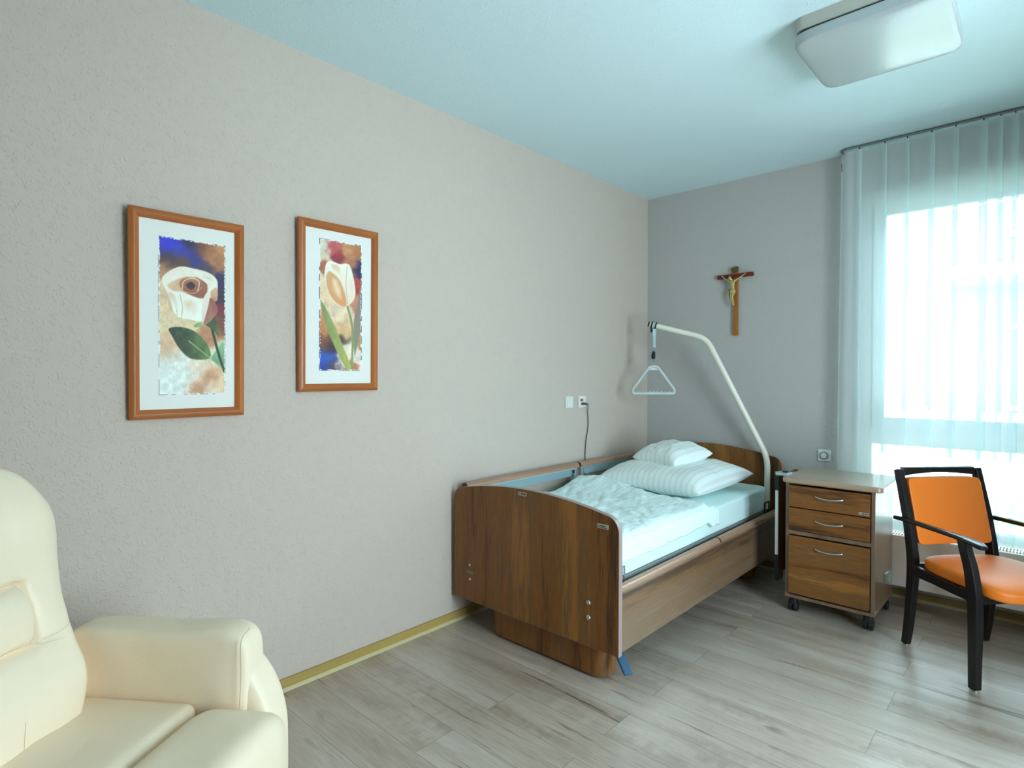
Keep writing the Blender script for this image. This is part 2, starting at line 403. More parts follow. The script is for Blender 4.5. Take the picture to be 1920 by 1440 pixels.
# ------------------------------------------------------------------ room shell
H = 2.8; XR = 3.9; YB = -6.2
def struct(name, bm, m, **k):
    o = finish(name, bm, m, **k); o['kind'] = 'structure'; return o
struct('floor', B(-.2, XR + .2, YB - .2, .34, -.1, 0), M_floor)
struct('ceiling', B(-.2, XR + .2, YB - .2, .34, H, H + .15), M_ceil)
struct('wall_left', B(-.2, 0, YB - .2, .34, 0, H), M_wallL)
bm = NB()
box(bm, XR, XR + .2, YB - .2, SY0, 0, H); box(bm, XR, XR + .2, SY1, .34, 0, H); box(bm, XR, XR + .2, SY0, SY1, 0, SZ0); box(bm, XR, XR + .2, SY0, SY1, SZ1, H)
struct('wall_right', bm, M_wallW)
w2 = struct('added_window', box(box(NB(), XR + .08, XR + .14, SY0, SY1, SZ0, SZ0 + .07), XR + .08, XR + .14, SY0, SY1, SZ1 - .07, SZ1), M_frameW)  # unseen window, added to bring in more daylight
for yy in (SY0, (SY0 + SY1) / 2 - .035, SY1 - .07): finish('added_window_frame', B(XR + .08, XR + .14, yy, yy + .07, SZ0 + .07, SZ1 - .07), M_frameW, w2)
finish('pane', B(XR + .10, XR + .106, SY0 + .07, SY1 - .07, SZ0 + .07, SZ1 - .07), M_glass, w2)
struct('wall_back', B(0, XR, YB - .2, YB, 0, H), M_wallW)
bm = NB()
box(bm, 0, WX0, 0, .34, 0, H); box(bm, WX1, XR, 0, .34, 0, H)
box(bm, WX0, WX1, 0, .34, 0, WZ0); box(bm, WX0, WX1, 0, .34, WZ1, H)
struct('wall_window', bm, M_wallW)

# baseboards
def skirting(name, m, a, b, side):
    bm = NB()
    if side == 'left': box(bm, 0.0005, .014, a, b, .012, .052)
    else: box(bm, a, b, -.014, -.0005, .012, .052)
    o = struct(name, bm, m, bevel=.002)
    bm = NB()
    if side == 'left': prism(bm, [(0.0005, 0), (.022, 0), (.020, .006), (.014, .014), (0.0005, .014)], 'y', a, b)
    else: prism(bm, [(-.0005, 0), (-.022, 0), (-.020, .006), (-.014, .014), (-.0005, .014)], 'x', a, b)
    l = finish('sealing_lip', bm, M_bead, o)
    return o
skirting('baseboard_left', M_honey, -3.135, -.0, 'left')
skirting('baseboard_left', M_honey, YB, -3.16, 'left')
bb = struct('trim_1', B(.0005, .026, -3.162, -3.133, 0, .058), M_honey, bevel=.002)
skirting('baseboard_window', M_honeyx, .015, XR, 'win')
skirting('baseboard_right', M_honey, YB, 0, 'left').location.x = XR - .03

# window
def window():
    y0, y1 = .09, .15
    o = struct('window_1', None or B(WX0, WX1, y0 - .03, y1, WZ1 - .07, WZ1), M_frameW, bevel=.004)
    def part(n, bm, m, bev=.004): return finish(n, bm, m, o, bevel=bev)
    bm = NB(); box(bm, WX0, WX0 + .09, y0 - .03, y1, WZ0, WZ1 - .07); part('outer_frame', bm, M_frameW)
    part('outer_frame', B(WX1 - .09, WX1, y0 - .03, y1, WZ0, WZ1 - .07), M_frameW)
    part('outer_frame', B(WX0 + .09, WX1 - .09, y0 - .03, y1, WZ0, WZ0 + .06), M_frameW)
    part('transom', B(WX0 + .09, WX1 - .09, y0 - .02, y1, .93, 1.04), M_frameW)
    xm = 2.80
    part('mullion', B(xm - .06, xm + .06, y0 - .028, y1 - .002, WZ0 + .06, WZ1 - .07), M_frameW)
    for a, b in ((WX0 + .09, xm - .06), (xm + .06, WX1 - .09)):
        bm = NB(); z0, z1 = 1.04, WZ1 - .07; w = .065
        box(bm, a, a + w, y0 - .045, y0 + .03, z0, z1); box(bm, b - w, b, y0 - .045, y0 + .03, z0, z1)
        box(bm, a + w, b - w, y0 - .045, y0 + .03, z0, z0 + w); box(bm, a + w, b - w, y0 - .045, y0 + .03, z1 - w - .03, z1)
        s = part('sash', bm, M_frameW)
        finish('pane', B(a + w, b - w, y0 + .0, y0 + .006, z0 + w, z1 - w - .03), M_glass, s)
        part('pane', B(a, b, y0 + .02, y0 + .026, WZ0 + .06, .93), M_glass, 0)
    part('glazing_gasket', B(WX0 + .152, WX0 + .156, y0 - .047, y0 - .044, 1.1, 2.38), M_grey, 0)
    part('sill', B(WX0, WX1, -.0, y0 - .03, WZ0 - .0, WZ0 + .02), M_frameW)
    return o
window()

# ------------------------------------------------------------------ outside
M_ground = mat('pale_paving', (226, 222, 212), .85, var=.12, vscale=2)
M_lawn = mat('lawn', (132, 158, 96), .9, var=.2, vscale=8)
M_fac = mat('pale_render', (108, 110, 108), .8, var=.03)
M_facwin = mat('facade_glass', (96, 116, 122), .15, spec=.8)
M_roof = mat('roof_grey', (120, 118, 118), .7)
o = struct('ground', B(-25, 30, .341, 45, -.6, -.15), M_ground)
tag(finish('grass_verge', B(-20, 25, 3.4, 4.6, -.15, -.10), M_lawn), 'strip of green lawn outside beyond the window', 'lawn', kind='stuff')
bld = thing('neighbouring_building', 'pale rendered building across the way seen through the sheer curtain', 'building', (0, 9, -.15))
finish('facade', B(-9, 16, 0, 6, 0, 5.6), M_fac, bld)
prf = finish('roof', prism(NB(), [(-.6, 5.6), (6.6, 5.6), (3, 7.2)], 'x', -9.5, 16.5), M_roof, bld)
for k in range(7):
    for zz in (.9, 3.9):
        x = -7.5 + k * 3.1
        fr = finish('facade_window', B(x, x + 1.3, -.05, .0, zz, zz + 1.5), M_frameW, bld, bevel=.01)
        finish('pane', B(x + .09, x + 1.21, -.07, -.05, zz + .09, zz + 1.41), M_facwin, fr)
tag(finish('balcony', B(1.0, 5.4, -1.2, 0, 3.1, 3.3), M_grey, bld), None)
bm = NB()
for x in np.arange(1.0, 5.41, .14): box(bm, x, x + .03, -1.2, -1.17, 3.3, 4.25)
box(bm, 1.0, 5.43, -1.21, -1.16, 4.25, 4.3)
finish('balcony_railing', bm, M_grey, bld)
fen = thing('garden_fence', 'low pale slatted garden fence outside the window', 'fence', (0, 6.0, -.15))
bm = NB()
for x in np.arange(-5, 10, .16): box(bm, x, x + .09, 0, .02, .1, 1.0)
finish('slats', bm, M_ground, fen)
finish('fence_rail', B(-5, 10, .02, .05, .25, .33), M_ground, fen); finish('fence_rail', B(-5, 10, .02, .05, .78, .86), M_ground, fen)
for x in (-5, -2, 1, 4, 7, 9.9): finish('fence_post', B(x, x + .09, .05, .13, 0, 1.05), M_ground, fen)

# ------------------------------------------------------------------ curtain and track
def curtain():
    zt, zb = H - .024, .437; y = -.125
    pts = []     # (x, y) cross section
    # return towards the wall on the left
    for p in ((1.432, -.03), (1.430, -.05), (1.433, -.075), (1.442, -.098), (1.458, -.115), (1.475, -.123), (1.49, -.125)): pts.append(p)
    folds = [1.545, 1.68, 1.794, 1.912, 2.023, 2.145, 2.217, 2.278]
    x = 2.36
    while x < 2.70: folds.append(x); x += random.choice((.085, .10, .115, .12))
    for i, fx in enumerate(folds):
        w = random.uniform(.010, .017)
        last = pts[-1][0]
        for t in (.25, .5, .75): pts.append((last + (fx - w - last) * t, y + .008 * math.sin(t * math.pi)))
        pts += [(fx, y - .004), (fx + w, y - .008), (fx + w + .002, y - .005), (fx + w - .002, y - .002), (fx, y), (fx - w + .002, y + .003), (fx - w, y + .006), (fx - w + .003, y + .009), (fx + w, y + .004)]
    pts.append((2.78, y))  # cloth stops short out of view; bare glass beyond added for daylight
    bm = NB(); rows = 40; G = []
    for j in range(rows + 1):
        t = j / rows; z = zt + (zb - zt) * t; row = []
        for (px, py) in pts:
            k = noise.noise(Vector((px * 2.2, z * .35, 0))) * .02 * t
            k2 = noise.noise(Vector((px * 1.1, z * .3, 7))) * .028 * t
            sag = 0
            if j == 0: sag = -.006 * abs(math.sin(px * 27))
            yy = min(py + k2, -.012) if px < 1.45 else py + k2
            row.append(bm.verts.new((px + k - (.012 * t if px < 1.5 else 0), yy, z + sag)))
        G.append(row)
    for j in range(rows):
        for i in range(len(pts) - 1): bm.faces.new((G[j][i], G[j][i + 1], G[j + 1][i + 1], G[j + 1][i]))
    o = finish('sheer_curtain', bm, M_sheer, smooth=180)
    tag(o, 'white sheer pleated curtain hanging from the ceiling track in front of the window', 'curtain')
    # sewn header tape and hem are denser cloth
    finish('curtain_hook', tube(NB(), [(1.447, -.128, 2.705), (1.4475, -.129, 2.68), (1.449, -.128, 2.655)], .0022, 6), M_railend, o)
    return folds
folds = curtain()
tr = thing('curtain_track', 'thin grey curtain track running along the ceiling with a curved left end', 'curtain rail', (1.44, -.12, H))
path = fillet([(1.437, -.012, H - .009), (1.437, -.125, H - .009), (3.6, -.125, H - .009)], .07, 8)
finish('rail_profile', tube(NB(), path, .0085, 4, sx=1, sy=1), M_railcur, tr, world=True, bevel=.001)
for fx in folds[:8]: finish('glider', B(fx - .0025, fx + .0025, -.129, -.121, H - .026, H - .016), M_dark, tr, world=True)

# ------------------------------------------------------------------ radiator
rd = thing('radiator', 'low white panel radiator with a slotted top grille under the window', 'radiator', (1.52, -.19, .12))
finish('front_panel', B(1.44, 3.5, -.195, -.18, .125, .425), M_rad, rd, world=True, bevel=.004)
finish('back_panel', B(1.44, 3.5, -.06, -.045, .125, .42), M_rad, rd, world=True, bevel=.004)
finish('side_cover', B(1.425, 1.44, -.195, -.045, .125, .425), M_rad, rd, world=True, bevel=.003)
finish('side_cover', B(3.5, 3.515, -.195, -.045, .125, .425), M_rad, rd, world=True, bevel=.003)
bm = NB(); box(bm, 1.44, 3.5, -.18, -.17, .415, .424); box(bm, 1.44, 3.5, -.07, -.06, .415, .424)
x = 1.445
while x < 3.5: box(bm, x, x + .006, -.17, -.07, .412, .424); x += .014
box(bm, 1.44, 3.5, -.125, -.115, .415, .423)
finish('top_grille', bm, M_rad, rd, world=True)
finish('convector_core', B(1.46, 3.48, -.165, -.075, .15, .40), M_grey, rd, world=True)
for x in (1.7, 3.3): finish('wall_bracket', B(x, x + .03, -.045, -.001, .2, .38), M_rad, rd, world=True)

# ------------------------------------------------------------------ wall fittings
sw = thing('light_switch', 'white square light switch with a single rocker on the left wall', 'light switch', (0, -1.059, 1.145))
finish('switch_frame', B(.0005, .010, -1.1, -1.018, 1.144, 1.226), M_whitepl, sw, world=True, bevel=.003)
finish('rocker', prism(NB(), [(.010, 1.158), (.0165, 1.158), (.012, 1.212), (.010, 1.212)], 'y', -1.086, -1.032), M_whitepl, sw, world=True, bevel=.001)
so = thing('call_socket', 'white nurse-call socket plate with a red mark beside the light switch', 'socket', (0, -.912, 1.145))
finish('socket_plate', B(.0005, .010, -.954, -.870, 1.144, 1.226), M_whitepl, so, world=True, bevel=.003)
finish('call_button', B(.010, .014, -.935, -.907, 1.188, 1.203), M_red, so, world=True, bevel=.001)
finish('call_symbol', B(.014, .0145, -.923, -.9215, 1.190, 1.201), M_whitepl, so, world=True)
cb = thing('call_cable', 'grey cable plugged into the call socket and hanging down behind the bed rail', 'cable', (.01, -.92, 1.17))
finish('plug', tube(NB(), [(.010, -.922, 1.170), (.030, -.918, 1.171), (.034, -.905, 1.170), (.034, -.885, 1.166), (.03, -.872, 1.160)], [.008, .009, .008, .006, .0045], 10), M_cable, cb, world=True, smooth=60)
finish('cord', tube(NB(), spline([(.03, -.872, 1.160), (.02, -.858, 1.14), (.012, -.85, 1.10), (.010, -.840, 1.04), (.009, -.846, .98), (.008, -.865, .90), (.008, -.875, .80), (.008, -.873, .70), (.009, -.885, .60), (.012, -.9, .45), (.03, -.9, .30)], 5), .0032, 8), M_cable, cb, world=True, smooth=60)
dl = thing('wall_dial', 'white square wall plate with a raised round centre left of the curtain', 'wall socket', (1.33, 0, .80))
finish('plate', B(1.291, 1.369, -.010, -.0005, .798, .876), M_whitepl, dl, world=True, bevel=.003)
finish('round_insert', cyl(cyl(NB(), (1.330, -.010, .837), .027, -.009, 'y', 28), (1.330, -.019, .837), .019, -.003, 'y', 24), M_grey, dl, world=True)
finish('cap', cyl(NB(), (1.330, -.0222, .837), .017, -.003, 'y', 24), M_whitepl, dl, world=True)

# ------------------------------------------------------------------ pictures
def vnoise(u, v, seed):
    """smooth value noise on numpy arrays"""
    rng = np.random.RandomState(seed); T = rng.rand(64, 64)
    iu = np.floor(u).astype(int); iv = np.floor(v).astype(int); fu = u - iu; fv = v - iv
    fu = fu * fu * (3 - 2 * fu); fv = fv * fv * (3 - 2 * fv); g = lambda a, b: T[a % 64, b % 64]
    return (g(iu, iv) * (1 - fu) * (1 - fv) + g(iu + 1, iv) * fu * (1 - fv) + g(iu, iv + 1) * (1 - fu) * fv + g(iu + 1, iv + 1) * fu * fv)
def inpoly(X, Y, P):
    c = np.zeros(X.shape, bool); n = len(P)
    for i in range(n):
        x1, y1 = P[i]; x2, y2 = P[(i + 1) % n]
        if y1 == y2: continue
        c ^= ((y1 > Y) != (y2 > Y)) & (X < (x2 - x1) * (Y - y1) / (y2 - y1) + x1)
    return c
def smoothpoly(P, k=5):
    n = len(P); out = []
    for i in range(n):
        p0, p1, p2, p3 = [np.array(P[(i + d) % n], float) for d in (-1, 0, 1, 2)]
        for j in range(k):
            t = j / k; out.append(tuple(.5 * ((2 * p1) + (p2 - p0) * t + (2 * p0 - 5 * p1 + 4 * p2 - p3) * t * t + (3 * p1 - p0 - 3 * p2 + p3) * t ** 3)))
    return out
def dline(X, Y, pts):
    d = np.full(X.shape, 1e9)
    for (x1, y1), (x2, y2) in zip(pts[:-1], pts[1:]):
        t = np.clip(((X - x1) * (x2 - x1) + (Y - y1) * (y2 - y1)) / ((x2 - x1) ** 2 + (y2 - y1) ** 2), 0, 1)
        d = np.minimum(d, np.hypot(X - x1 - t * (x2 - x1), Y - y1 - t * (y2 - y1)))
    return d
def paint(quad, blobs, layers, nu, nv, seed):
    (xa, ya), (xb, yb), (xc, yc), (xd, yd) = quad
    u, v = np.meshgrid(np.linspace(0, 1, nu), np.linspace(0, 1, nv))
    X = (1 - u) * ((1 - v) * xa + v * xd) + u * ((1 - v) * xb + v * xc)
    Y = (1 - u) * ((1 - v) * ya + v * yd) + u * ((1 - v) * yb + v * yc)
    nx = (vnoise(X / 34, Y / 34, seed) - .5) * 34 + (vnoise(X / 9, Y / 9, seed + 1) - .5) * 9
    ny = (vnoise(X / 34, Y / 34, seed + 2) - .5) * 34 + (vnoise(X / 9, Y / 9, seed + 3) - .5) * 9
    C = np.zeros(X.shape + (3,)); Wt = np.full(X.shape, 1e-9)
    for bx, by, s, c in blobs:
        w = np.exp(-((X + nx - bx) ** 2 + (Y + ny - by) ** 2) / (2 * s * s)); C += w[..., None] * np.array(c, float); Wt += w
    C /= Wt[..., None]
    C *= (1 + (vnoise(X / 5, Y / 8, seed + 5) - .5) * .10 + (vnoise(X / 26, Y / 26, seed + 6) - .5) * .14)[..., None]
    for L in layers:
        if L[0] == 'poly':
            _, P, c1, c2, dirn = L[:5]; blur = L[5] if len(L) > 5 else 4.0; m = inpoly(X + (nx * .08), Y + (ny * .08), smoothpoly(P))
            px = [p[0] for p in P]; py = [p[1] for p in P]
            t = ((X - min(px)) / (max(px) - min(px)) if dirn == 'h' else (Y - min(py)) / (max(py) - min(py)))
            t = np.clip(t + (vnoise(X / 20, Y / 34, seed + 9) - .5) * .45, 0, 1)[..., None]
            col = np.array(c1, float) * (1 - t) + np.array(c2, float) * t
            sp = smoothpoly(P); al_ = np.clip(dline(X, Y, sp + [sp[0]]) / blur, 0, 1)[..., None] * m[..., None]
            C = C * (1 - al_) + col * al_
        else:
            _, P, wd, c = L; P = [(p.x, p.y) for p in spline([(q[0], q[1], 0) for q in P], 6)]; d = dline(X, Y, P); a = np.clip((wd - d) / 2 + .5, 0, 1)[..., None]; C = C * (1 - a) + np.array(c, float) * a
    # ragged torn edge of the print
    e = np.minimum(np.minimum(X - (xa + (xd - xa) * v), (xb + (xc - xb) * v) - X), np.minimum(Y - (ya + (yb - ya) * u), (yd + (yc - yd) * u) - Y))
    rag = e - 4 - 10 * (vnoise(X / 9, Y / 9, seed + 11) - .35)
    paper = np.array((240, 236, 228.)); al = np.clip(rag / 3, 0, 1)[..., None]; C = paper * (1 - al) + C * al
    ln = (np.abs(e - 3) < 1.7) & (vnoise(X / 24, Y / 24, seed + 12) > .48); C[ln] = (70, 66, 90)
    return np.clip(C, 0, 255)
WH = (238, 232, 220)
rose_blobs = [(340, 285, 38, (30, 40, 200)), (430, 330, 34, (40, 50, 180)), (500, 390, 28, (35, 40, 130)), (470, 290, 28, (22, 20, 50)), (330, 390, 30, (70, 45, 55)), (420, 410, 30, (96, 60, 40)),
    (560, 310, 35, (120, 64, 40)), (640, 330, 40, (190, 130, 84)), (620, 400, 40, (170, 110, 70)), (580, 450, 26, (50, 42, 80)), (660, 520, 26, (40, 30, 80)), (660, 620, 26, (50, 34, 60)), (665, 700, 22, (120, 30, 50)), (660, 780, 26, (120, 70, 40)), (320, 460, 30, (180, 130, 90)),
    (330, 620, 50, (222, 190, 150)), (330, 740, 50, (228, 200, 160)), (450, 800, 40, (226, 204, 160)), (580, 860, 34, (190, 130, 90)), (340, 950, 40, (222, 180, 140)), (400, 1060, 60, (226, 230, 220)), (340, 1160, 60, (226, 236, 228)),
    (520, 1050, 40, (240, 216, 190)), (600, 1120, 26, (190, 130, 90)), (650, 1150, 36, (226, 190, 150)), (520, 1190, 26, (206, 150, 110)), (620, 1200, 30, (232, 214, 190)), (660, 960, 30, (214, 214, 180))]
rose_layers = [('poly', [(690, 895), (640, 945), (608, 1005), (650, 1035), (692, 1045)], (150, 190, 140), (110, 150, 110), 'v'),
    ('line', [(610, 810), (640, 920), (665, 1000), (694, 1080)], 8, (28, 52, 30)),
    ('poly', [(350, 820), (420, 808), (500, 830), (570, 890), (605, 960), (600, 1000), (540, 1012), (470, 1000), (410, 940), (370, 870)], (26, 40, 18), (96, 128, 62), 'h'),
    ('line', [(470, 895), (540, 950), (605, 1000), (680, 1062)], 3, (150, 176, 110)),
    ('poly', [(565, 790), (600, 770), (632, 738), (640, 800), (662, 872), (610, 820)], (40, 66, 36), (70, 110, 60), 'v'),
    ('poly', [(500, 792), (548, 772), (545, 800), (505, 812)], (120, 160, 80), (150, 180, 110), 'h'),
    ('poly', [(308, 512), (400, 438), (500, 446), (590, 470), (640, 510), (648, 560), (640, 620), (600, 690), (570, 765), (545, 775), (480, 765), (390, 738), (350, 620)], (240, 226, 208), (244, 246, 232), 'v'),
    ('poly', [(338, 548), (420, 500), (500, 496), (585, 545), (560, 635), (430, 600), (365, 590)], (224, 186, 150), (196, 138, 100), 'h', 14),
    ('poly', [(405, 545), (440, 502), (525, 510), (584, 552), (556, 632), (450, 602)], (178, 110, 78), (140, 78, 54), 'v', 9),
    ('line', [(428, 575), (436, 528), (486, 508), (530, 530), (520, 585)], 3, (228, 200, 172)), ('line', [(440, 590), (500, 600), (548, 560)], 2.5, (206, 150, 112)), ('line', [(505, 500), (545, 520), (578, 548)], 2.5, (120, 66, 46)),
    ('poly', [(447, 552), (480, 528), (508, 552), (482, 580)], (40, 20, 18), (60, 28, 22), 'v'),
    ('line', [(350, 600), (390, 680), (400, 735)], 2.5, (206, 180, 150)), ('line', [(415, 610), (430, 690), (425, 745)], 3, (214, 188, 160)),
    ('poly', [(598, 590), (642, 560), (646, 640), (612, 645)], (226, 186, 150), (196, 130, 100), 'v'),
    ('poly', [(572, 640), (612, 628), (650, 690), (632, 740), (560, 792)], (150, 84, 70), (176, 116, 92), 'v'),
    ('poly', [(562, 612), (600, 590), (586, 690), (553, 790), (546, 720)], (240, 226, 212), (232, 214, 196), 'v'),
    ('poly', [(430, 640), (520, 650), (520, 740), (470, 745), (440, 700)], (226, 196, 164), (244, 238, 222), 'v', 30), ('poly', [(345, 600), (385, 610), (410, 700), (385, 700)], (222, 196, 170), (240, 232, 214), 'v', 12), ('poly', [(500, 462), (580, 480), (620, 520), (570, 515), (510, 485)], (250, 248, 240), (228, 204, 180), 'h', 12)]
tulip_blobs = [(1285, 340, 22, (226, 220, 200)), (1285, 400, 18, (214, 200, 170)), (1350, 340, 24, (196, 90, 90)), (1380, 395, 18, (150, 50, 60)), (1440, 350, 26, (200, 140, 96)), (1500, 360, 26, (186, 120, 80)), (1515, 440, 20, (50, 44, 90)), (1520, 480, 16, (40, 40, 80)),
    (1470, 440, 20, (180, 110, 80)), (1280, 470, 20, (176, 96, 70)), (1280, 560, 28, (232, 206, 170)), (1290, 650, 26, (232, 200, 160)), (1380, 760, 34, (236, 208, 174)), (1420, 840, 30, (222, 180, 130)), (1510, 560, 20, (180, 70, 60)), (1515, 700, 22, (200, 130, 100)),
    (1300, 830, 30, (200, 130, 80)), (1290, 920, 26, (120, 70, 50)), (1340, 940, 22, (60, 40, 60)), (1300, 1030, 34, (40, 80, 180)), (1290, 1075, 22, (20, 40, 150)), (1350, 1060, 22, (70, 50, 60)), (1410, 905, 18, (90, 70, 60)), (1440, 960, 22, (236, 220, 200)), (1400, 1030, 22, (240, 226, 206)), (1505, 900, 20, (190, 140, 100)), (1505, 1010, 22, (230, 214, 196)), (1450, 1080, 20, (190, 120, 80))]
tulip_layers = [('poly', [(1530, 560), (1500, 680), (1478, 800), (1484, 1000), (1500, 960), (1530, 800)], (150, 120, 120), (130, 140, 110), 'v'),
    ('poly', [(1264, 668), (1310, 730), (1380, 870), (1472, 1085), (1420, 1065), (1330, 900), (1288, 790)], (126, 140, 90), (190, 186, 90), 'h'),
    ('line', [(1438, 700), (1462, 780), (1474, 880), (1468, 1082)], 7, (136, 150, 92)),
    ('poly', [(1298, 450), (1330, 428), (1385, 442), (1440, 438), (1468, 480), (1492, 590), (1484, 655), (1440, 697), (1400, 705), (1340, 672), (1300, 590), (1290, 520)], (246, 240, 226), (240, 220, 196), 'v', 5),
    ('poly', [(1330, 445), (1385, 455), (1400, 520), (1360, 500), (1335, 480)], (226, 196, 158), (244, 228, 204), 'v', 12), ('poly', [(1445, 460), (1470, 520), (1480, 600), (1466, 660), (1450, 600), (1448, 520)], (250, 246, 238), (236, 208, 178), 'v', 12),
    ('poly', [(1297, 520), (1328, 488), (1390, 540), (1425, 620), (1436, 692), (1400, 704), (1345, 670), (1305, 600)], (216, 168, 116), (224, 150, 98), 'v', 10),
    ('poly', [(1335, 530), (1375, 540), (1405, 610), (1405, 670), (1360, 640), (1335, 590)], (246, 222, 190), (238, 196, 152), 'v', 24),
    ('line', [(1436, 450), (1428, 560), (1440, 690)], 2.5, (214, 186, 156))]

def artmat(name):
    m = bpy.data.materials.new(name); m.use_nodes = True; N = m.node_tree.nodes; p = N['Principled BSDF']; p.inputs['Roughness'].default_value = .55
    a = N.new('ShaderNodeVertexColor'); a.layer_name = 'print'; m.node_tree.links.new(a.outputs[0], p.inputs['Base Color']); return m
M_art = artmat('art_print')
def picture(name, label, yl, yr, zb, zt, art, art_rect, tiltdeg):
    """local x: out of the wall, y: along the wall, z: up from the bottom edge"""
    w = yr - yl; h = zt - zb
    t = thing(name, label, 'picture', (.006, yl, zb)); t.rotation_euler = (0, R(tiltdeg), 0)
    fw = .034; D = .022
    prof = [(0, 0), (0, fw), (D * .55, fw), (D * .75, fw * .86), (D, fw * .55), (D * .98, fw * .25), (D * .8, 0)]   # (out, inwards)
    def stile(y0, sgn):      # mitred vertical bars
        bm = NB(); A = []; Bq = []
        for (d, i) in prof: A.append(bm.verts.new((d, y0 + sgn * i, i))); Bq.append(bm.verts.new((d, y0 + sgn * i, h - i)))
        n = len(prof)
        for k in range(n): bm.faces.new((A[k], A[(k + 1) % n], Bq[(k + 1) % n], Bq[k]))
        bm.faces.new(A); bm.faces.new(Bq[::-1]); return bm
    def rail(z0, sgn):
        bm = NB(); A = []; Bq = []
        for (d, i) in prof: A.append(bm.verts.new((d, i, z0 + sgn * i))); Bq.append(bm.verts.new((d, w - i, z0 + sgn * i)))
        n = len(prof)
        for k in range(n): bm.faces.new((A[k], A[(k + 1) % n], Bq[(k + 1) % n], Bq[k]))
        bm.faces.new(A); bm.faces.new(Bq[::-1]); return bm
    fr = finish('frame', stile(0, 1), M_frame, t, smooth=30)
    finish('frame', stile(w, -1), M_frame, t, smooth=30)
    finish('frame', rail(0, 1), M_framex, t, smooth=30); finish('frame', rail(h, -1), M_framex, t, smooth=30)
    finish('passepartout', B(.002, .008, fw - .004, w - fw + .004, fw - .004, h - fw + .004), M_mat, t)
    C = art; nv, nu = C.shape[:2]; y0, y1, z0, z1 = art_rect
    me = bpy.data.meshes.new('art_print')
    ys = np.linspace(y0, y1, nu); zs = np.linspace(z1, z0, nv)
    V = np.zeros((nv * nu, 3)); V[:, 0] = .0087; V[:, 1] = np.tile(ys, nv); V[:, 2] = np.repeat(zs, nu)
    i = np.arange(nv * nu).reshape(nv, nu)
    F = np.stack([i[1:, :-1], i[1:, 1:], i[:-1, 1:], i[:-1, :-1]], -1).reshape(-1, 4)
    me.from_pydata(V.tolist(), [], F.tolist())
    a = me.color_attributes.new('print', 'FLOAT_COLOR', 'POINT')
    lin = C.reshape(-1, 3) / 255; lin = np.where(lin <= .04045, lin / 12.92, ((lin + .055) / 1.055) ** 2.4)
    a.data.foreach_set('color', np.concatenate([lin, np.ones((len(lin), 1))], 1).astype(np.float32).ravel())
    me.materials.append(M_art)
    o = bpy.data.objects.new('art_print', me); COL.objects.link(o); o.parent = t
    return t
# picture A 0.40 x 0.76 m, picture B 0.405 x 0.765 m
artA = paint([(286, 248), (694, 303), (703, 1218), (298, 1238)], rose_blobs, rose_layers, 130, 300, 21)
artB = paint([(1258, 296), (1534, 322), (1536, 1088), (1258, 1098)], tulip_blobs, tulip_layers, 120, 270, 55)
picture('rose_picture', 'brown-framed picture of a pale rose with a dark leaf', -3.665, -3.262, 1.212, 1.978, artA, (.096, .334, .086, .676), 1.1)
picture('tulip_picture', 'brown-framed picture of a pale peach tulip', -3.026, -2.620, 1.300, 2.064, artB, (.100, .322, .092, .690), .8)

# ------------------------------------------------------------------ crucifix
cx = thing('crucifix', 'wooden wall crucifix with a gilt figure above the bed', 'crucifix', (.732, 0, 1.661))
finish('upright', B(.716, .749, -.022, -.002, 1.661, 2.150), M_crosswood, cx, world=True, bevel=.002)
arm = prism(NB(), [(.596, 2.083), (.66, 2.0845), (.73, 2.085), (.80, 2.0845), (.856, 2.083), (.862, 2.098), (.856, 2.112), (.80, 2.1105), (.73, 2.110), (.66, 2.1105), (.596, 2.112)], 'y', -.028, -.003)
finish('crossbar', arm, M_redwood, cx, world=True, bevel=.002)
sc = finish('scroll', prism(NB(), [(.703, 2.140), (.712, 2.133), (.716, 2.122), (.732, 2.118), (.750, 2.124), (.757, 2.136), (.753, 2.147), (.760, 2.160), (.748, 2.157), (.741, 2.166), (.732, 2.158), (.720, 2.160), (.712, 2.153), (.701, 2.154)], 'y', -.034, -.0225), M_gilt2, cx, world=True, smooth=40, bevel=.003)
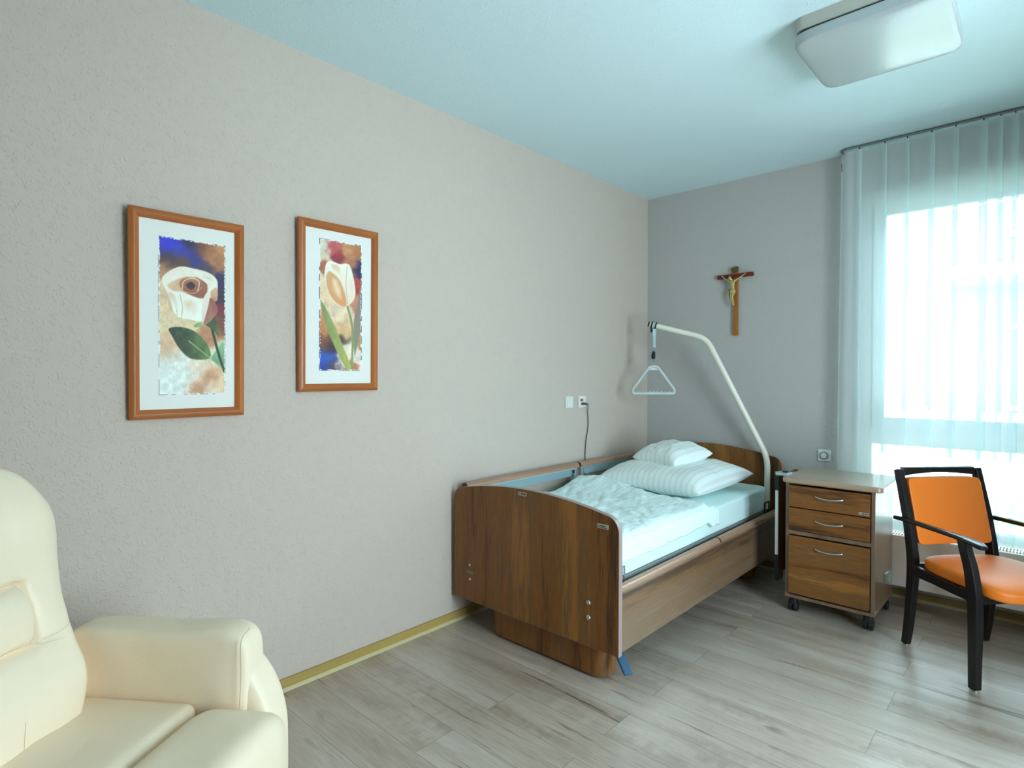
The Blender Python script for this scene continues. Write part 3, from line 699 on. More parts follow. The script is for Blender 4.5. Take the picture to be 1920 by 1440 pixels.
def corpus():
    Y = -.044
    J = dict(pelvis=(.722, Y, 1.985), waist=(.722, Y - .002, 2.010), chest=(.719, Y - .006, 2.040), neck=(.717, Y - .004, 2.060), head=(.706, Y - .014, 2.076), crown=(.701, Y - .013, 2.090),
             shl=(.698, Y, 2.056), ell=(.668, Y + .004, 2.074), wrl=(.642, Y + .008, 2.096), hal=(.633, Y + .009, 2.104), shr=(.739, Y, 2.058), elr=(.772, Y + .004, 2.078), wrr=(.802, Y + .008, 2.098), har=(.812, Y + .009, 2.106),
             hil=(.714, Y, 1.976), knl=(.712, Y - .018, 1.936), anl=(.722, Y + .002, 1.892), fol=(.724, Y - .006, 1.876), hir=(.731, Y, 1.976), knr=(.726, Y - .02, 1.940), anr=(.727, Y + .002, 1.893), tor=(.728, Y - .008, 1.875))
    Rd = dict(pelvis=.0150, waist=.0130, chest=.0185, neck=.0075, head=.0125, crown=.010, shl=.0095, ell=.0062, wrl=.0044, hal=.0052, shr=.0095, elr=.0062, wrr=.0044, har=.0052, hil=.011, knl=.0084, anl=.0054, fol=.0062, hir=.011, knr=.0084, anr=.0054, tor=.0062)
    E = [('pelvis', 'waist'), ('waist', 'chest'), ('chest', 'neck'), ('neck', 'head'), ('head', 'crown'), ('chest', 'shl'), ('shl', 'ell'), ('ell', 'wrl'), ('wrl', 'hal'), ('chest', 'shr'), ('shr', 'elr'), ('elr', 'wrr'), ('wrr', 'har'),
         ('pelvis', 'hil'), ('hil', 'knl'), ('knl', 'anl'), ('anl', 'fol'), ('pelvis', 'hir'), ('hir', 'knr'), ('knr', 'anr'), ('anr', 'tor')]
    K = list(J); me = bpy.data.meshes.new('figure'); s = 20  # built large, then reduced
    me.from_pydata([tuple(c * s for c in J[k]) for k in K], [(K.index(a), K.index(b)) for a, b in E], [])
    o = bpy.data.objects.new('figure', me); COL.objects.link(o)
    md = o.modifiers.new('skin', 'SKIN')
    for i, k in enumerate(K):
        me.skin_vertices[0].data[i].radius = (Rd[k] * s, Rd[k] * s * .85); me.skin_vertices[0].data[i].use_root = (k == 'pelvis')
    o.modifiers.new('sub', 'SUBSURF').levels = 2
    bpy.context.view_layer.update(); bake(o)
    o.data.transform(Matrix.Scale(1 / s, 4))
    for p in o.data.polygons: p.use_smooth = True
    o.data.materials.clear(); o.data.materials.append(M_gilt); o.parent = cx; o.matrix_parent_inverse = Matrix.Translation(cx.location).inverted()
    return o
fig = corpus()
inv = Matrix.Identity(4)
lc = finish('loincloth', softbox(.703, .743, -.064, -.032, 1.962, 1.996, 3, 8), M_gilt, fig, smooth=180)
lc2 = finish('loincloth_knot', tube(NB(), spline([(.708, -.046, 1.988), (.697, -.042, 1.994), (.701, -.043, 1.975), (.699, -.042, 1.945), (.703, -.04, 1.922)], 5), [.003, .005, .006, .006, .006, .006, .0055, .005, .0045, .005, .0055, .006, .006, .006, .006, .006, .006, .0055, .005, .004, .002], 7), M_gilt2, fig, smooth=60)
hr = finish('hair_and_crown', softbox(.689, .714, -.064, -.044, 2.082, 2.100, 2.5, 8), M_gilt2, fig, smooth=180)

# ------------------------------------------------------------------ care bed
bed = thing('care_bed', 'oak-finish adjustable care bed standing in the corner with side rails', 'bed', (.56, -1.08, 0))
def bp(name, bm, m, parent=None, **k):
    """part of the bed given in room coordinates"""
    if parent is None or parent is bed: return finish(name, bm, m, bed, world=True, **k)
    return finish(name, bm, m, parent, world=False, **k)
def panel_profile(x0, x1, zb, zside, zcorner, zpeak, rc=.065):
    pts = [(x0, zb), (x1, zb)]
    pts.append((x1, zside))
    for k in range(1, 8):   # right corner
        a = k / 8 * math.pi / 2; pts.append((x1 - rc + rc * math.cos(a), zside + (zcorner - zside) * math.sin(a)))
    n = 26; xa, xb = x0 + rc, x1 - rc
    for k in range(n + 1):
        t = k / n; x = xb + (xa - xb) * t; s = 2 * t - 1; pts.append((x, zpeak - (zpeak - zcorner) * s * s))
    for k in range(7, 0, -1):
        a = k / 8 * math.pi / 2; pts.append((x0 + rc - rc * math.cos(a), zside + (zcorner - zside) * math.sin(a)))
    pts.append((x0, zside)); return pts
def board(name, y0, y1, prof):
    """board with a paler edge band as a sub-part"""
    o = bp(name, prism(NB(), prof, 'y', y0, y1), M_oak_z)
    cxm = sum(p[0] for p in prof) / len(prof); bm = NB(); n = len(prof); t = .0016
    def off(i):
        a = Vector((prof[i - 1][0], prof[i - 1][1])); b = Vector((prof[(i + 1) % n][0], prof[(i + 1) % n][1])); d = (b - a).normalized(); return (prof[i][0] + d.y * t, prof[i][1] - d.x * t)
    rings = []
    for yy, q in ((y0 + .001, [off(i) for i in range(n)]), (y1 - .001, [off(i) for i in range(n)])): rings.append([bm.verts.new((p[0], yy, p[1])) for p in q])
    ring2 = [[bm.verts.new((p[0], yy, p[1])) for p in prof] for yy in (y0 + .001, y1 - .001)]
    for i in range(n):
        j = (i + 1) % n
        bm.faces.new((rings[0][i], rings[0][j], rings[1][j], rings[1][i])); bm.faces.new((rings[0][i], ring2[0][i], ring2[0][j], rings[0][j])); bm.faces.new((rings[1][j], ring2[1][j], ring2[1][i], rings[1][i]))
    finish('edge_band', bm, M_edge, o, smooth=40)
    return o
foot = board('footboard', -2.130, -2.102, panel_profile(.030, 1.088, .160, .690, .762, .810))
head = board('headboard', -.068, -.040, panel_profile(.034, 1.080, .130, .74, .806, .862))
# little plates, screws and bolts on the footboard
def plate(x0, x1, z0, z1, m, marks):
    o = finish('maker_plate' if marks else 'cover_plate', B(x0, x1, -2.1325, -2.130, z0, z1), m, foot, bevel=.0008)
    if marks:
        bm = NB()
        for (a, b, c, d) in marks: box(bm, x0 + (x1 - x0) * a, x0 + (x1 - x0) * b, -2.1330, -2.1325, z0 + (z1 - z0) * c, z0 + (z1 - z0) * d)
        finish('print', bm, M_tagdk, o)
plate(.506, .562, .779, .796, M_tagpl, [(.08, .14, .2, .8), (.2, .24, .3, .6), (.38, .5, .3, .75), (.55, .68, .25, .7), (.7, .78, .35, .8), (.8, .93, .3, .7)])
plate(.978, 1.036, .702, .722, M_tagpl, [(.08, .13, .2, .8), (.2, .24, .3, .6), (.3, .48, .45, .7), (.5, .62, .45, .72), (.65, .75, .5, .72), (.35, .55, .18, .34), (.6, .92, .18, .34)])
plate(.134, .178, .306, .322, M_greenpl, None)
for (x, z) in ((.156, .352), (.156, .276)): finish('screw', cyl(NB(), (x, -2.130, z), .007, -.003, 'y', 16), M_steel, foot, bevel=.001)
for (x, z) in ((.931, .356), (.931, .289)): finish('bolt', cyl(NB(), (x, -2.130, z), .0125, -.005, 'y', 20, .009), M_steel, foot, bevel=.0015)
# chassis, lift columns and plinth covers
bp('chassis', box(box(box(box(NB(), .12, .16, -2.10, -.07, .36, .42), .93, .97, -2.10, -.07, .36, .42), .16, .93, -2.06, -2.0, .36, .42), .16, .93, -.18, -.12, .36, .42), M_grey, bevel=.004)
bp('lying_surface', B(.11, 1.0, -2.08, -.08, .425, .445), M_grey, bevel=.003)
def plinth(y0, y1, yc0, yc1):
    pts = []; x0, x1, r = .272, .985, .055
    for (cxx, cyy, a0) in ((x1 - r, y1 - r, 0), (x0 + r, y1 - r, 90), (x0 + r, y0 + r, 180), (x1 - r, y0 + r, 270)):
        for k in range(7): a = R(a0 + 15 * k); pts.append((cxx + r * math.cos(a), cyy + r * math.sin(a)))
    o = bp('plinth_cover', prism(NB(), pts, 'z', .012, .26), M_oak_z2, smooth=30, bevel=.003)
    bp('lift_column', B(.55, .67, yc0, yc1, .2, .40), M_grey)
    return o
M_oak_z2 = oak('oak_plinth', 'z', rough=.5, bands=7)
pf = plinth(-2.092, -1.955, -2.06, -1.98)
for x in (.36, .78): finish('screw_hole', cyl(NB(), (x, -2.0925, .17), .005, .002, 'y', 12), M_dark, pf)
plinth(-.36, -.23, -.33, -.26)
for y in (-2.02, -.295):
    for x in (.33, .92): bp('castor', cyl(NB(), (x, y - .02, .03), .030, .04, 'y', 18), M_dark)
# brake pedal by the right foot corner
pd = []
def pedal():
    a = Vector((1.035, -2.045, .135)); b = Vector((1.105, -2.075, .07))
    d = (b - a); bm = NB(); side = Vector((.45, .89, 0)).normalized(); t = d.normalized(); up = side.cross(t).normalized()
    def slab(s0, s1, w, h0, h1):
        v = []
        for s in (s0, s1):
            for ww in (-w, w):
                for hh in (h0, h1): v.append(bm.verts.new(a + d * s + side * ww + up * hh))
        for f in ((0, 1, 3, 2), (4, 6, 7, 5), (0, 4, 5, 1), (2, 3, 7, 6), (0, 2, 6, 4), (1, 5, 7, 3)): bm.faces.new([v[i] for i in f])
    slab(0, 1, .020, -.008, .003)
    for k in range(6): slab(.32 + k * .115, .32 + k * .115 + .06, .019, .003, .0065)
    return bm
pdl = bp('brake_pedal', pedal(), M_blue, bevel=.002)
bp('pedal_axle', tube(NB(), [(.80, -2.0, .10), (.985, -2.02, .14), (1.04, -2.048, .138)], .008, 8), M_dark)
# side panels (oak) and lowered / raised side rails
bp('side_panel', B(1.070, 1.088, -2.101, -.069, .172, .424), M_oak_y, bevel=.002)
bp('side_panel', B(.030, .046, -2.101, -.069, .172, .424), M_oak_y, bevel=.002)
def half_round(x, z, y0, y1, r=.024):
    bm = NB(); pts = []
    for k in range(13): a = math.pi * k / 12; pts.append((x + r * math.cos(a), z + r * 1.05 * math.sin(a)))
    pts += [(x - r, z - .006), (x + r, z - .006)]
    return prism(bm, pts, 'y', y0, y1)
def side_rail(x, z, y0, y1, raised):
    o = bp('side_rail', half_round(x, z, y0, y1), M_rail, smooth=40)
    for ya, yb in ((y0 - .004, y0 + .001), (y1 - .001, y1 + .004)):
        finish('end_cap', half_round(x, z, ya, yb, .0235), M_railend, o, smooth=40)
    zb = .30 if raised else .24
    finish('rail_profile', B(x - .012, x + .012, y0 + .01, y1 - .01, z - .020, z - .0065), M_alu, o, bevel=.002)
    if raised:
        finish('rail_infill', prism(NB(), [(y0 + .06, z - .020), (y1 - .055, z - .020), (y1 - .055, z - .050), (y1 - .065, z - .064), (y0 + .07, z - .064), (y0 + .06, z - .052)], 'x', x - .003, x + .003), M_alu2, o)
        for yy in (y0 + .014, y1 - .044): finish('rail_post', B(x - .012, x + .012, yy, yy + .03, .40, z - .020), M_alu, o, bevel=.002)
        finish('lock_catch', B(x + .0121, x + .018, y1 - .058, y1 - .046, z - .04, z - .022), M_dark, o)
    else:
        finish('rail_infill', B(x - .004, x + .004, y0 + .03, y1 - .03, z - .085, z - .0205), M_alu2, o)
        for yy in (y0 + .014, y1 - .044): finish('rail_post', B(x - .011, x + .011, yy, yy + .03, z - .2, z - .0205), M_alu, o, bevel=.002)
        finish('lock_catch', B(x + .0045, x + .0145, y1 - .075, y1 - .055, z - .045, z - .022), M_dark, o)
side_rail(.064, .752, -2.080, -1.052, True); side_rail(.064, .752, -1.030, -.078, True)
side_rail(1.050, .424, -2.085, -1.055, False); side_rail(1.050, .424, -1.040, -.078, False)
# mattress retainers
bp('mattress_retainer', tube(NB(), fillet([(1.020, -2.06, .44), (1.020, -2.06, .505), (1.020, -1.975, .505), (1.020, -1.975, .44)], .008, 4), .0042, 8), M_steel, smooth=60)
bp('mattress_retainer', tube(NB(), fillet([(1.020, -.215, .44), (1.020, -.215, .505), (1.020, -.135, .505), (1.020, -.135, .44)], .008, 4), .0055, 8), M_dark, smooth=60)

# mattress
def mat_fn(q, u):
    k = noise.noise(Vector((q.x * 3, q.y * 2.2, q.z * 4))) * .006
    if u.x > .7: q.x += k
    if u.z > .7: q.z += k * .5
    # creases pulled towards the corners on the visible side
    if u.x > .5:
        q.x += .004 * math.sin((q.z * 60 + q.y * 9)) * max(0, noise.noise(Vector((q.y * 1.5, 1, 2))) + .2)
    return q
ms = finish('mattress', softbox(.095, 1.012, -2.085, -.088, .446, .607, 16, 60, mat_fn), M_sheet, smooth=180)
tag(ms, 'thick mattress under a pale blue-white fitted sheet on the care bed', 'mattress')

# duvet
def duvet():
    bm = NB(); nx, ny = 130, 180; G = []
    y0, y1 = -2.078, -.955; wd = 1.02
    def top(s, y):
        # height above the mattress top
        t = (y - y0) / (y1 - y0)
        h = .030 + .012 * noise.noise(Vector((s * 3.2, y * 2.6, 0))) + .007 * noise.noise(Vector((s * 9, y * 5, 3)))
        h += .014 * abs(noise.noise(Vector((s * 13 + y * 7, y * 9, 5)))) + .008 * abs(noise.noise(Vector((s * 24 - y * 8, y * 20, 8)))) + .0035 * math.sin((y * 15 + s * 5 + 3 * noise.noise(Vector((s * 2, y * 2, 9)))) * 1.6)
        h += .050 * math.exp(-((s - .10) ** 2) / .07 - ((y + 1.02) ** 2) / .07)      # raised corner by the rail
        h += .020 * math.exp(-((y + 1.13) ** 2) / .004) * (1 - .3 * s)
        h -= .030 * math.exp(-((y + 1.04 - .03 * math.sin(s * 5)) ** 2) / .0012)
        return h
    for j in range(ny + 1):
        t = j / ny; y = y0 + (y1 - y0) * t; row = []
        for i in range(nx + 1):
            s = i / nx; X = .112 + s * wd
            ye = y + (.020 * math.sin(s * 6 + 1) - .05 * s + .03 * (1 - s)) * t ** 4
            edge = .985
            z = .612 + top(s, ye)
            if t > .93: z -= (t - .93) / .07 * .022
            if t < .03: z -= (1 - t / .03) * .02
            if s < .03: z -= (1 - s / .03) * .015
            if X > edge:
                d = X - edge; r = .055
                a = min(d / r, 1.35)
                X2 = edge + r * math.sin(a) ; z2 = z - r * (1 - math.cos(a)) - max(0, d - 1.35 * r) * .97
                hang = max(0, d) / .15
                X2 += .006 * noise.noise(Vector((y * 6, 0, 4))) * hang
                X, z = X2, z2 + .008 * noise.noise(Vector((y * 5, 2, 4))) * hang
            row.append(bm.verts.new((X, ye, z)))
        G.append(row)
    for j in range(ny):
        for i in range(nx): bm.faces.new((G[j][i], G[j][i + 1], G[j + 1][i + 1], G[j + 1][i]))
    o = finish('duvet', bm, M_duvet, smooth=180)
    sm = o.modifiers.new('thick', 'SOLIDIFY'); sm.thickness = .018; sm.offset = -1
    tag(o, 'white striped duvet spread over the lower half of the bed', 'duvet')
    return o
duvet()

def pillow(name, label, w, d, h, M, dents, lift=.5, grp=None):
    """w across (stripes run along d). Both cloth faces, pinched corners"""
    bm = NB(); n = 44; uvl = bm.loops.layers.uv.new('UVMap'); S2 = {}
    rows = {}
    for side in (1, -1):
        for j in range(n + 1):
            for i in range(n + 1):
                u = -1 + 2 * i / n; v = -1 + 2 * j / n
                if side == -1 and (i in (0, n) or j in (0, n)): rows[(side, i, j)] = rows[(1, i, j)]; continue
                f = max(0, (1 - abs(u) ** 3)) ** .46 * max(0, (1 - abs(v) ** 3)) ** .46
                pinch = 1 - .07 * (1 - u * u) * abs(v) ** 3; pinch2 = 1 - .06 * (1 - v * v) * abs(u) ** 3
                x = u * w / 2 * pinch2; y = v * d / 2 * pinch
                wr = .010 * noise.noise(Vector((u * 3, v * 3, side + w))) + .006 * noise.noise(Vector((u * 7, v * 6, side + 4 + w)))
                z = h * lift + side * f * h * (lift if side < 0 else (1 - lift)) + wr * f
                for (du, dv, dr, dh) in dents:
                    if side > 0: z -= dh * math.exp(-((u - du) ** 2 + (v - dv) ** 2) / dr) * f
                if side < 0: z = max(z, .0)
                rows[(side, i, j)] = bm.verts.new((x, y, z)); S2[rows[(side, i, j)]] = (u * w / 2, v * d / 2)
    for side in (1, -1):
        for j in range(n):
            for i in range(n):
                q = [rows[(side, i, j)], rows[(side, i + 1, j)], rows[(side, i + 1, j + 1)], rows[(side, i, j + 1)]]
                if side < 0: q = q[::-1]
                try: f_ = bm.faces.new(q)
                except ValueError: continue
                for l in f_.loops: l[uvl].uv = S2[l.vert]
    o = finish(name, bm, M_pillow, smooth=180); o.matrix_world = M
    tag(o, label, 'pillow', grp); return o
pillow('pillow', 'large white striped pillow lying at the head of the bed', .76, .70, .20,
       Matrix.Translation((.58, -.64, .612)) @ Matrix.Rotation(R(-5), 4, 'Z') @ Matrix.Rotation(R(3), 4, 'X'), [(.1, .1, .3, .015)], .42)
pillow('pillow', 'small white striped cushion lying on top of the large pillow', .37, .38, .15,
       Matrix.Translation((.56, -.635, .768)) @ Matrix.Rotation(R(-14), 4, 'Z') @ Matrix.Rotation(R(6), 4, 'X'), [], .4)

# ------------------------------------------------------------------ lifting pole with its handle
bx, by = .995, -.10; th = R(25); D2 = Vector((-math.cos(th), -math.sin(th), 0))
def PP(s, z): return Vector((bx, by, z)) + D2 * s
pole = thing('lifting_pole', 'cream bent steel lifting pole rising at the head of the bed', 'lifting pole', (bx, by, .30))
pts = fillet([PP(0, .30), PP(0.0, .80), PP(.405, 1.635), PP(.80, 1.742)], .075, 8)
finish('pole_tube', tube(NB(), pts, .0195, 16), M_pole, pole, world=True, smooth=50)
finish('end_plug', tube(NB(), [PP(.80, 1.742), PP(.811, 1.745)], .019, 16), M_dark, pole, world=True, smooth=50)
finish('socket_sleeve', cyl(NB(), (bx, by, .30), .024, .145, 'z', 16), M_dark, pole, world=True, bevel=.001)
c0 = PP(.772, 1.734)
hd = thing('trapeze_handle', 'grey triangular trapeze handle hanging on a strap from the lifting pole', 'handle', c0)
ax = (PP(.80, 1.742) - PP(.405, 1.635)).normalized()
for k, dz in ((-.016, 0), (.012, 0)):
    finish('strap_clip', tube(NB(), [c0 + ax * (k - .005), c0 + ax * (k + .005)], .0275, 20), M_dark, hd, world=True, smooth=50)
finish('strap_loop', tube(NB(), [c0 + ax * (-.012), c0 + ax * (.008)], .0255, 20), M_web, hd, world=True, smooth=50)
finish('clip_body', B(c0.x - .02, c0.x + .014, c0.y - .014, c0.y + .014, c0.z - .050, c0.z - .024), M_dark, hd, world=True, bevel=.004)
rtd = Vector((.732, .681, 0))
def ribbon(pts, w, t=.0022):
    return tube(NB(), pts, w / 2, 8, sx=1, sy=t / w * 2)
st = Vector((c0.x + .002, c0.y, 0))
def ST(off, z, k=0): return Vector((c0.x, c0.y, z)) + rtd * off + Vector((.68, -.73, 0)) * k
def flat(pts, w, t=.0025):
    """strap that faces the room"""
    bm = NB(); P = [Vector(p) for p in pts]; rg = []
    nrm = Vector((.68, -.73, 0))
    for i, p in enumerate(P):
        ww = w[i] if isinstance(w, list) else w
        rg.append([bm.verts.new(p + rtd * a * ww / 2 + nrm * b * t / 2) for a, b in ((-1, -1), (1, -1), (1, 1), (-1, 1))])
    for i in range(len(P) - 1):
        for j in range(4): bm.faces.new((rg[i][j], rg[i][(j + 1) % 4], rg[i + 1][(j + 1) % 4], rg[i + 1][j]))
    bm.faces.new(rg[0][::-1]); bm.faces.new(rg[-1]); return bm
finish('strap', flat([ST(0, 1.708, .02), ST(0, 1.66, .02), ST(.004, 1.61, .004), ST(.006, 1.575, 0)], [.026, .024, .016, .022]), M_web, hd, world=True)
finish('strap', flat([ST(.004, 1.605, 0), ST(.004, 1.55, 0), ST(0, 1.50, 0), ST(0, 1.428, 0)], [.020, .018, .020, .022]), M_strap, hd, world=True)
finish('strap_end', flat([ST(0, 1.562, .008), ST(-.014, 1.555, .012), ST(-.026, 1.525, .012), ST(-.032, 1.480, .012)], .016), M_strap, hd, world=True)
finish('buckle', softbox(c0.x - .012, c0.x + .014, c0.y - .018, c0.y + .006, 1.488, 1.545, 4, 6), M_dark, hd, world=True, smooth=60)
tri = [ST(0, 1.437), ST(.03, 1.43), ST(.155, 1.262), ST(.150, 1.236), ST(-.150, 1.236), ST(-.155, 1.262), ST(-.03, 1.43)]
tr_pts = fillet(tri + [tri[0]], .022, 5)[:-1]
finish('grip_triangle', tube(NB(), tr_pts, .0115, 12, closed=True), M_grip, hd, world=True, smooth=60)
bm = NB()
for k in range(-4, 5): cyl(bm, tuple(ST(k * .028, 1.244)), .008, .010, 'z', 10, .005)
finish('grip_ridges', bm, M_grip, hd, world=True, smooth=40)
w1 = [ST(-.045, 1.408), ST(.045, 1.408), ST(.025, 1.432), ST(-.025, 1.432)]
bm = NB(); nn = Vector((.68, -.73, 0)) * .002
a = [bm.verts.new(p - nn) for p in w1]; b = [bm.verts.new(p + nn) for p in w1]
bm.faces.new(a[::-1]); bm.faces.new(b)
for i in range(4): bm.faces.new((a[i], a[(i + 1) % 4], b[(i + 1) % 4], b[i]))
finish('gusset', bm, M_grip, hd, world=True)

# ------------------------------------------------------------------ bedside cabinet
M_cabfront = oak('oak_cabinet_front', 'x', rough=.5, bands=8)
M_cabbody = woodmat('oak_cabinet_body', [(.36, (92, 68, 50)), (.5, (120, 92, 70)), (.66, (144, 114, 88))], 'z', rough=.32, spec=.6, bands=8, coat=.6)
M_cabtop = woodmat('oak_cabinet_top', [(.36, (150, 124, 102)), (.66, (172, 146, 122))], 'x', rough=.3, spec=.6, bands=8, coat=.7)
cab = thing('bedside_cabinet', 'oak-finish bedside cabinet on castors between the bed and the chair', 'cabinet', (1.535, -.46, 0))
def cp(n, bm, m, **k): return finish(n, bm, m, cab, world=True, **k)
X0, X1, Y0, Y1 = 1.309, 1.760, -.700, -.245
bm = NB(); box(bm, X0, X0 + .019, Y0, Y1, .104, .750); box(bm, X1 - .019, X1, Y0, Y1, .104, .750); box(bm, X0 + .019, X1 - .019, Y1 - .01, Y1, .104, .750)
box(bm, X0 + .019, X1 - .019, Y0, Y1 - .01, .455, .478); box(bm, X0 + .019, X1 - .019, Y0 + .02, Y1 - .01, .742, .750)
cp('carcass', bm, M_cabbody, bevel=.0012)
cp('base_panel', B(X0 - .002, X1 + .002, Y0 - .004, Y1, .086, .104), M_cabbody, bevel=.002)
tp = []; xl, xr, yf, yb, r = 1.290, 1.797, -.722, -.235, .035
for (cxx, cyy, a0) in ((xr - r, yb - r, 0), (xl + r, yb - r, 90), (xl + r, yf + r, 180), (xr - r, yf + r, 270)):
    for k in range(7): a = R(a0 + 15 * k); tp.append((cxx + r * math.cos(a), cyy + r * math.sin(a)))
cp('worktop', prism(NB(), tp, 'z', .7505, .782), M_cabtop, smooth=30, bevel=.008, seg=3)
def handle(par, zc):
    pts = spline([(1.471, Y0 - .016, zc + .004), (1.478, Y0 - .022, zc + .001), (1.505, Y0 - .032, zc - .003), (1.541, Y0 - .036, zc - .005), (1.577, Y0 - .032, zc - .003), (1.604, Y0 - .022, zc + .001), (1.611, Y0 - .016, zc + .004)], 4)
    finish('handle', tube(NB(), pts, [.0025] + [.005] * (len(pts) - 2) + [.0025], 8, sx=.7, sy=1), M_steel, par, smooth=60)
    finish('handle_foot', box(box(NB(), 1.476, 1.484, Y0 - .024, Y0 - .015, zc - .003, zc + .003), 1.598, 1.606, Y0 - .024, Y0 - .015, zc - .003, zc + .003), M_steel, par)
for n, z0, z1, hz in (('drawer', .616, .738, .687), ('drawer', .484, .610, .548), ('door', .116, .449, .392)):
    d = cp(n, B(X0 + .022, X1 - .022, Y0 - .015, Y0 - .001, z0, z1), M_cabfront, bevel=.0015)
    handle(d, hz)
    if z0 > .6: top_drawer = d
pl = finish('maker_plate', B(1.685, 1.732, Y0 - .0165, Y0 - .015, .626, .639), M_tagpl, top_drawer)
finish('print', box(box(box(NB(), 1.69, 1.693, Y0 - .0168, Y0 - .0165, .628, .637), 1.70, 1.714, Y0 - .0168, Y0 - .0165, .630, .635), 1.716, 1.729, Y0 - .0168, Y0 - .0165, .630, .635), M_tagdk, pl)
bk = cp('side_catch', box(box(NB(), X1, X1 + .012, -.470, -.395, .205, .262), X1 + .012, X1 + .016, -.470, -.385, .255, .268), M_steel, bevel=.001)
finish('catch_lever', B(X1 + .012, X1 + .024, -.415, -.400, .190, .262), M_chrome, bk, bevel=.001)
for (x, y) in ((1.345, -.665), (1.725, -.665), (1.345, -.285), (1.725, -.285)):
    c = cp('castor', cyl(cyl(NB(), (x - .024, y + .004, .028), .028, .020, 'x', 22), (x + .004, y + .004, .028), .028, .020, 'x', 22), M_dark, bevel=.003)
    finish('castor_fork', softbox(x - .022, x + .022, y - .022, y + .026, .034, .086, 4, 6), M_dark, c, smooth=60)
# fold-down tray on the left side
M_tray = oak('oak_tray', 'z', rough=.4)
tr2 = cp('fold_down_tray', B(1.232, 1.250, -.640, -.290, .145, .772), M_tray, bevel=.002)
finish('tray_edge', B(1.232, 1.250, -.647, -.6405, .30, .685), M_whitepl, tr2, bevel=.002)
finish('tray_edge', B(1.230, 1.252, -.645, -.6405, .145, .30), M_dark, tr2); finish('tray_edge', B(1.230, 1.252, -.645, -.6405, .685, .772), M_dark, tr2)
bm = NB(); pq = [(1.215, -.60), (1.235, -.648), (1.30, -.640), (1.303, -.56), (1.235, -.54)]
finish('tray_bracket', prism(bm, pq, 'z', .7745, .790), M_alu, tr2, bevel=.003)
finish('release_button', B(1.255, 1.285, -.60, -.572, .790, .798), M_dark, tr2, bevel=.002)
cp('tray_column', cyl(NB(), (1.282, -.45, .10), .017, .675, 'z', 16), M_grey, smooth=50)
cp('tray_arm', B(1.250, 1.300, -.56, -.44, .12, .19), M_grey, bevel=.004)

# ------------------------------------------------------------------ orange armchair
ch = thing('armchair', 'dark-framed chair with orange seat and back beside the cabinet', 'chair', (2.05, -.5715, 0), R(-42.2))
def hp(n, bm, m, parent=ch, **k): return finish(n, bm, m, parent, **k)
for s in (-1, 1):
    w0 = s * .215; lo, hi = (w0 - .0165, w0 + .0165)
    # rear leg continuing into the back post
    o = hp('rear_leg', band([(0.0, .008), (.018, .12), (.034, .28), (.042, .42), (.030, .52), (.006, .64), (-.026, .76), (-.062, .885)], [.030, .038, .046, .052, .048, .042, .038, .034], lo, hi, 'y'), M_ebony, smooth=35, bevel=.004)
    hp('glide', cyl(NB(), (.0, w0, 0), .011, .010, 'z', 14), M_steel, o)
    w1 = s * .250; lo, hi = (w1 - .018, w1 + .018)
    o = hp('front_leg', band([(.437, .008), (.437, .16), (.437, .30), (.430, .42), (.412, .52), (.385, .60), (.372, .645)], [.034, .042, .050, .052, .046, .042, .040], lo, hi, 'y'), M_ebony, smooth=35, bevel=.004)
    hp('glide', cyl(NB(), (.437, w1, 0), .011, .010, 'z', 14), M_steel, o)
    # arm: paddle widening to the front
    bm = NB(); A = [(-.060, .240, .016, .638), (-.045, .241, .026, .641), (.02, .243, .030, .645), (.12, .247, .032, .647), (.22, .252, .036, .648), (.32, .256, .044, .650), (.39, .259, .052, .650), (.445, .262, .056, .646), (.478, .264, .050, .640), (.492, .264, .030, .637)]
    rg = []
    for (a_, w_, wd, z_) in A:
        hw = wd / 2; t = .011
        rg.append([bm.verts.new((a_, s * w_ + p * hw, z_ + q * t)) for p, q in ((-1, -.5), (-.8, -1), (.8, -1), (1, -.5), (1, .5), (.8, 1), (-.8, 1), (-1, .5))])
    for i in range(len(rg) - 1):
        for j in range(8): bm.faces.new((rg[i][j], rg[i][(j + 1) % 8], rg[i + 1][(j + 1) % 8], rg[i + 1][j]))
    bm.faces.new(rg[0][::-1]); bm.faces.new(rg[-1])
    hp('armrest', bm, M_ebony, smooth=50, subsurf=1)
    hp('side_rail', band([(.05, .405), (.2, .402), (.33, .398), (.42, .405)], [.055, .045, .045, .06], s * .232 - .011, s * .232 + .011, 'y'), M_ebony, smooth=35, bevel=.003)
hp('front_rail', B(.415, .437, -.235, .235, .375, .425), M_ebony, bevel=.003)
hp('rear_rail', B(.030, .052, -.200, .200, .38, .43), M_ebony, bevel=.003)
# seat
def seat_fn(q, u):
    if u.z > 0: q.z += .012 * (1 - u.x * u.x) * (1 - u.y * u.y)
    fr = max(0, (q.x - .36) / .15); q.z -= .022 * fr ** 2
    if q.x < .2: q.y *= .90 + .10 * max(0, q.x) / .2
    return q
hp('seat_cushion', softbox(.048, .518, -.232, .232, .408, .482, 4.5, 26, seat_fn), M_orange, smooth=180)
# back
def backpt(z): return -.062 + (.885 - z) * .25
def back_fn(q, u):
    z = q.z; q.x += (backpt(z) + .012) ; q.x += .012 * (u.y * u.y) - .010
    return q
hp('back_cushion', softbox(-.018, .022, -.198, .198, .525, .846, 16, 40, back_fn), M_orange, smooth=180)
pr = [(-.199, .852), (-.199, .895), (.199, .895), (.199, .852)]
n = 14
for k in range(1, n): s_ = -1 + 2 * k / n; pr.append((.199 - .398 * k / n, .852 + .014 * (1 - s_ * s_)))
bm = prism(NB(), pr, 'x', -.012, .012)
for v in bm.verts: v.co.x += backpt(v.co.z) - .012 * (1 - (v.co.y / .2) ** 2)
hp('top_rail', bm, M_ebony, smooth=35, bevel=.004)

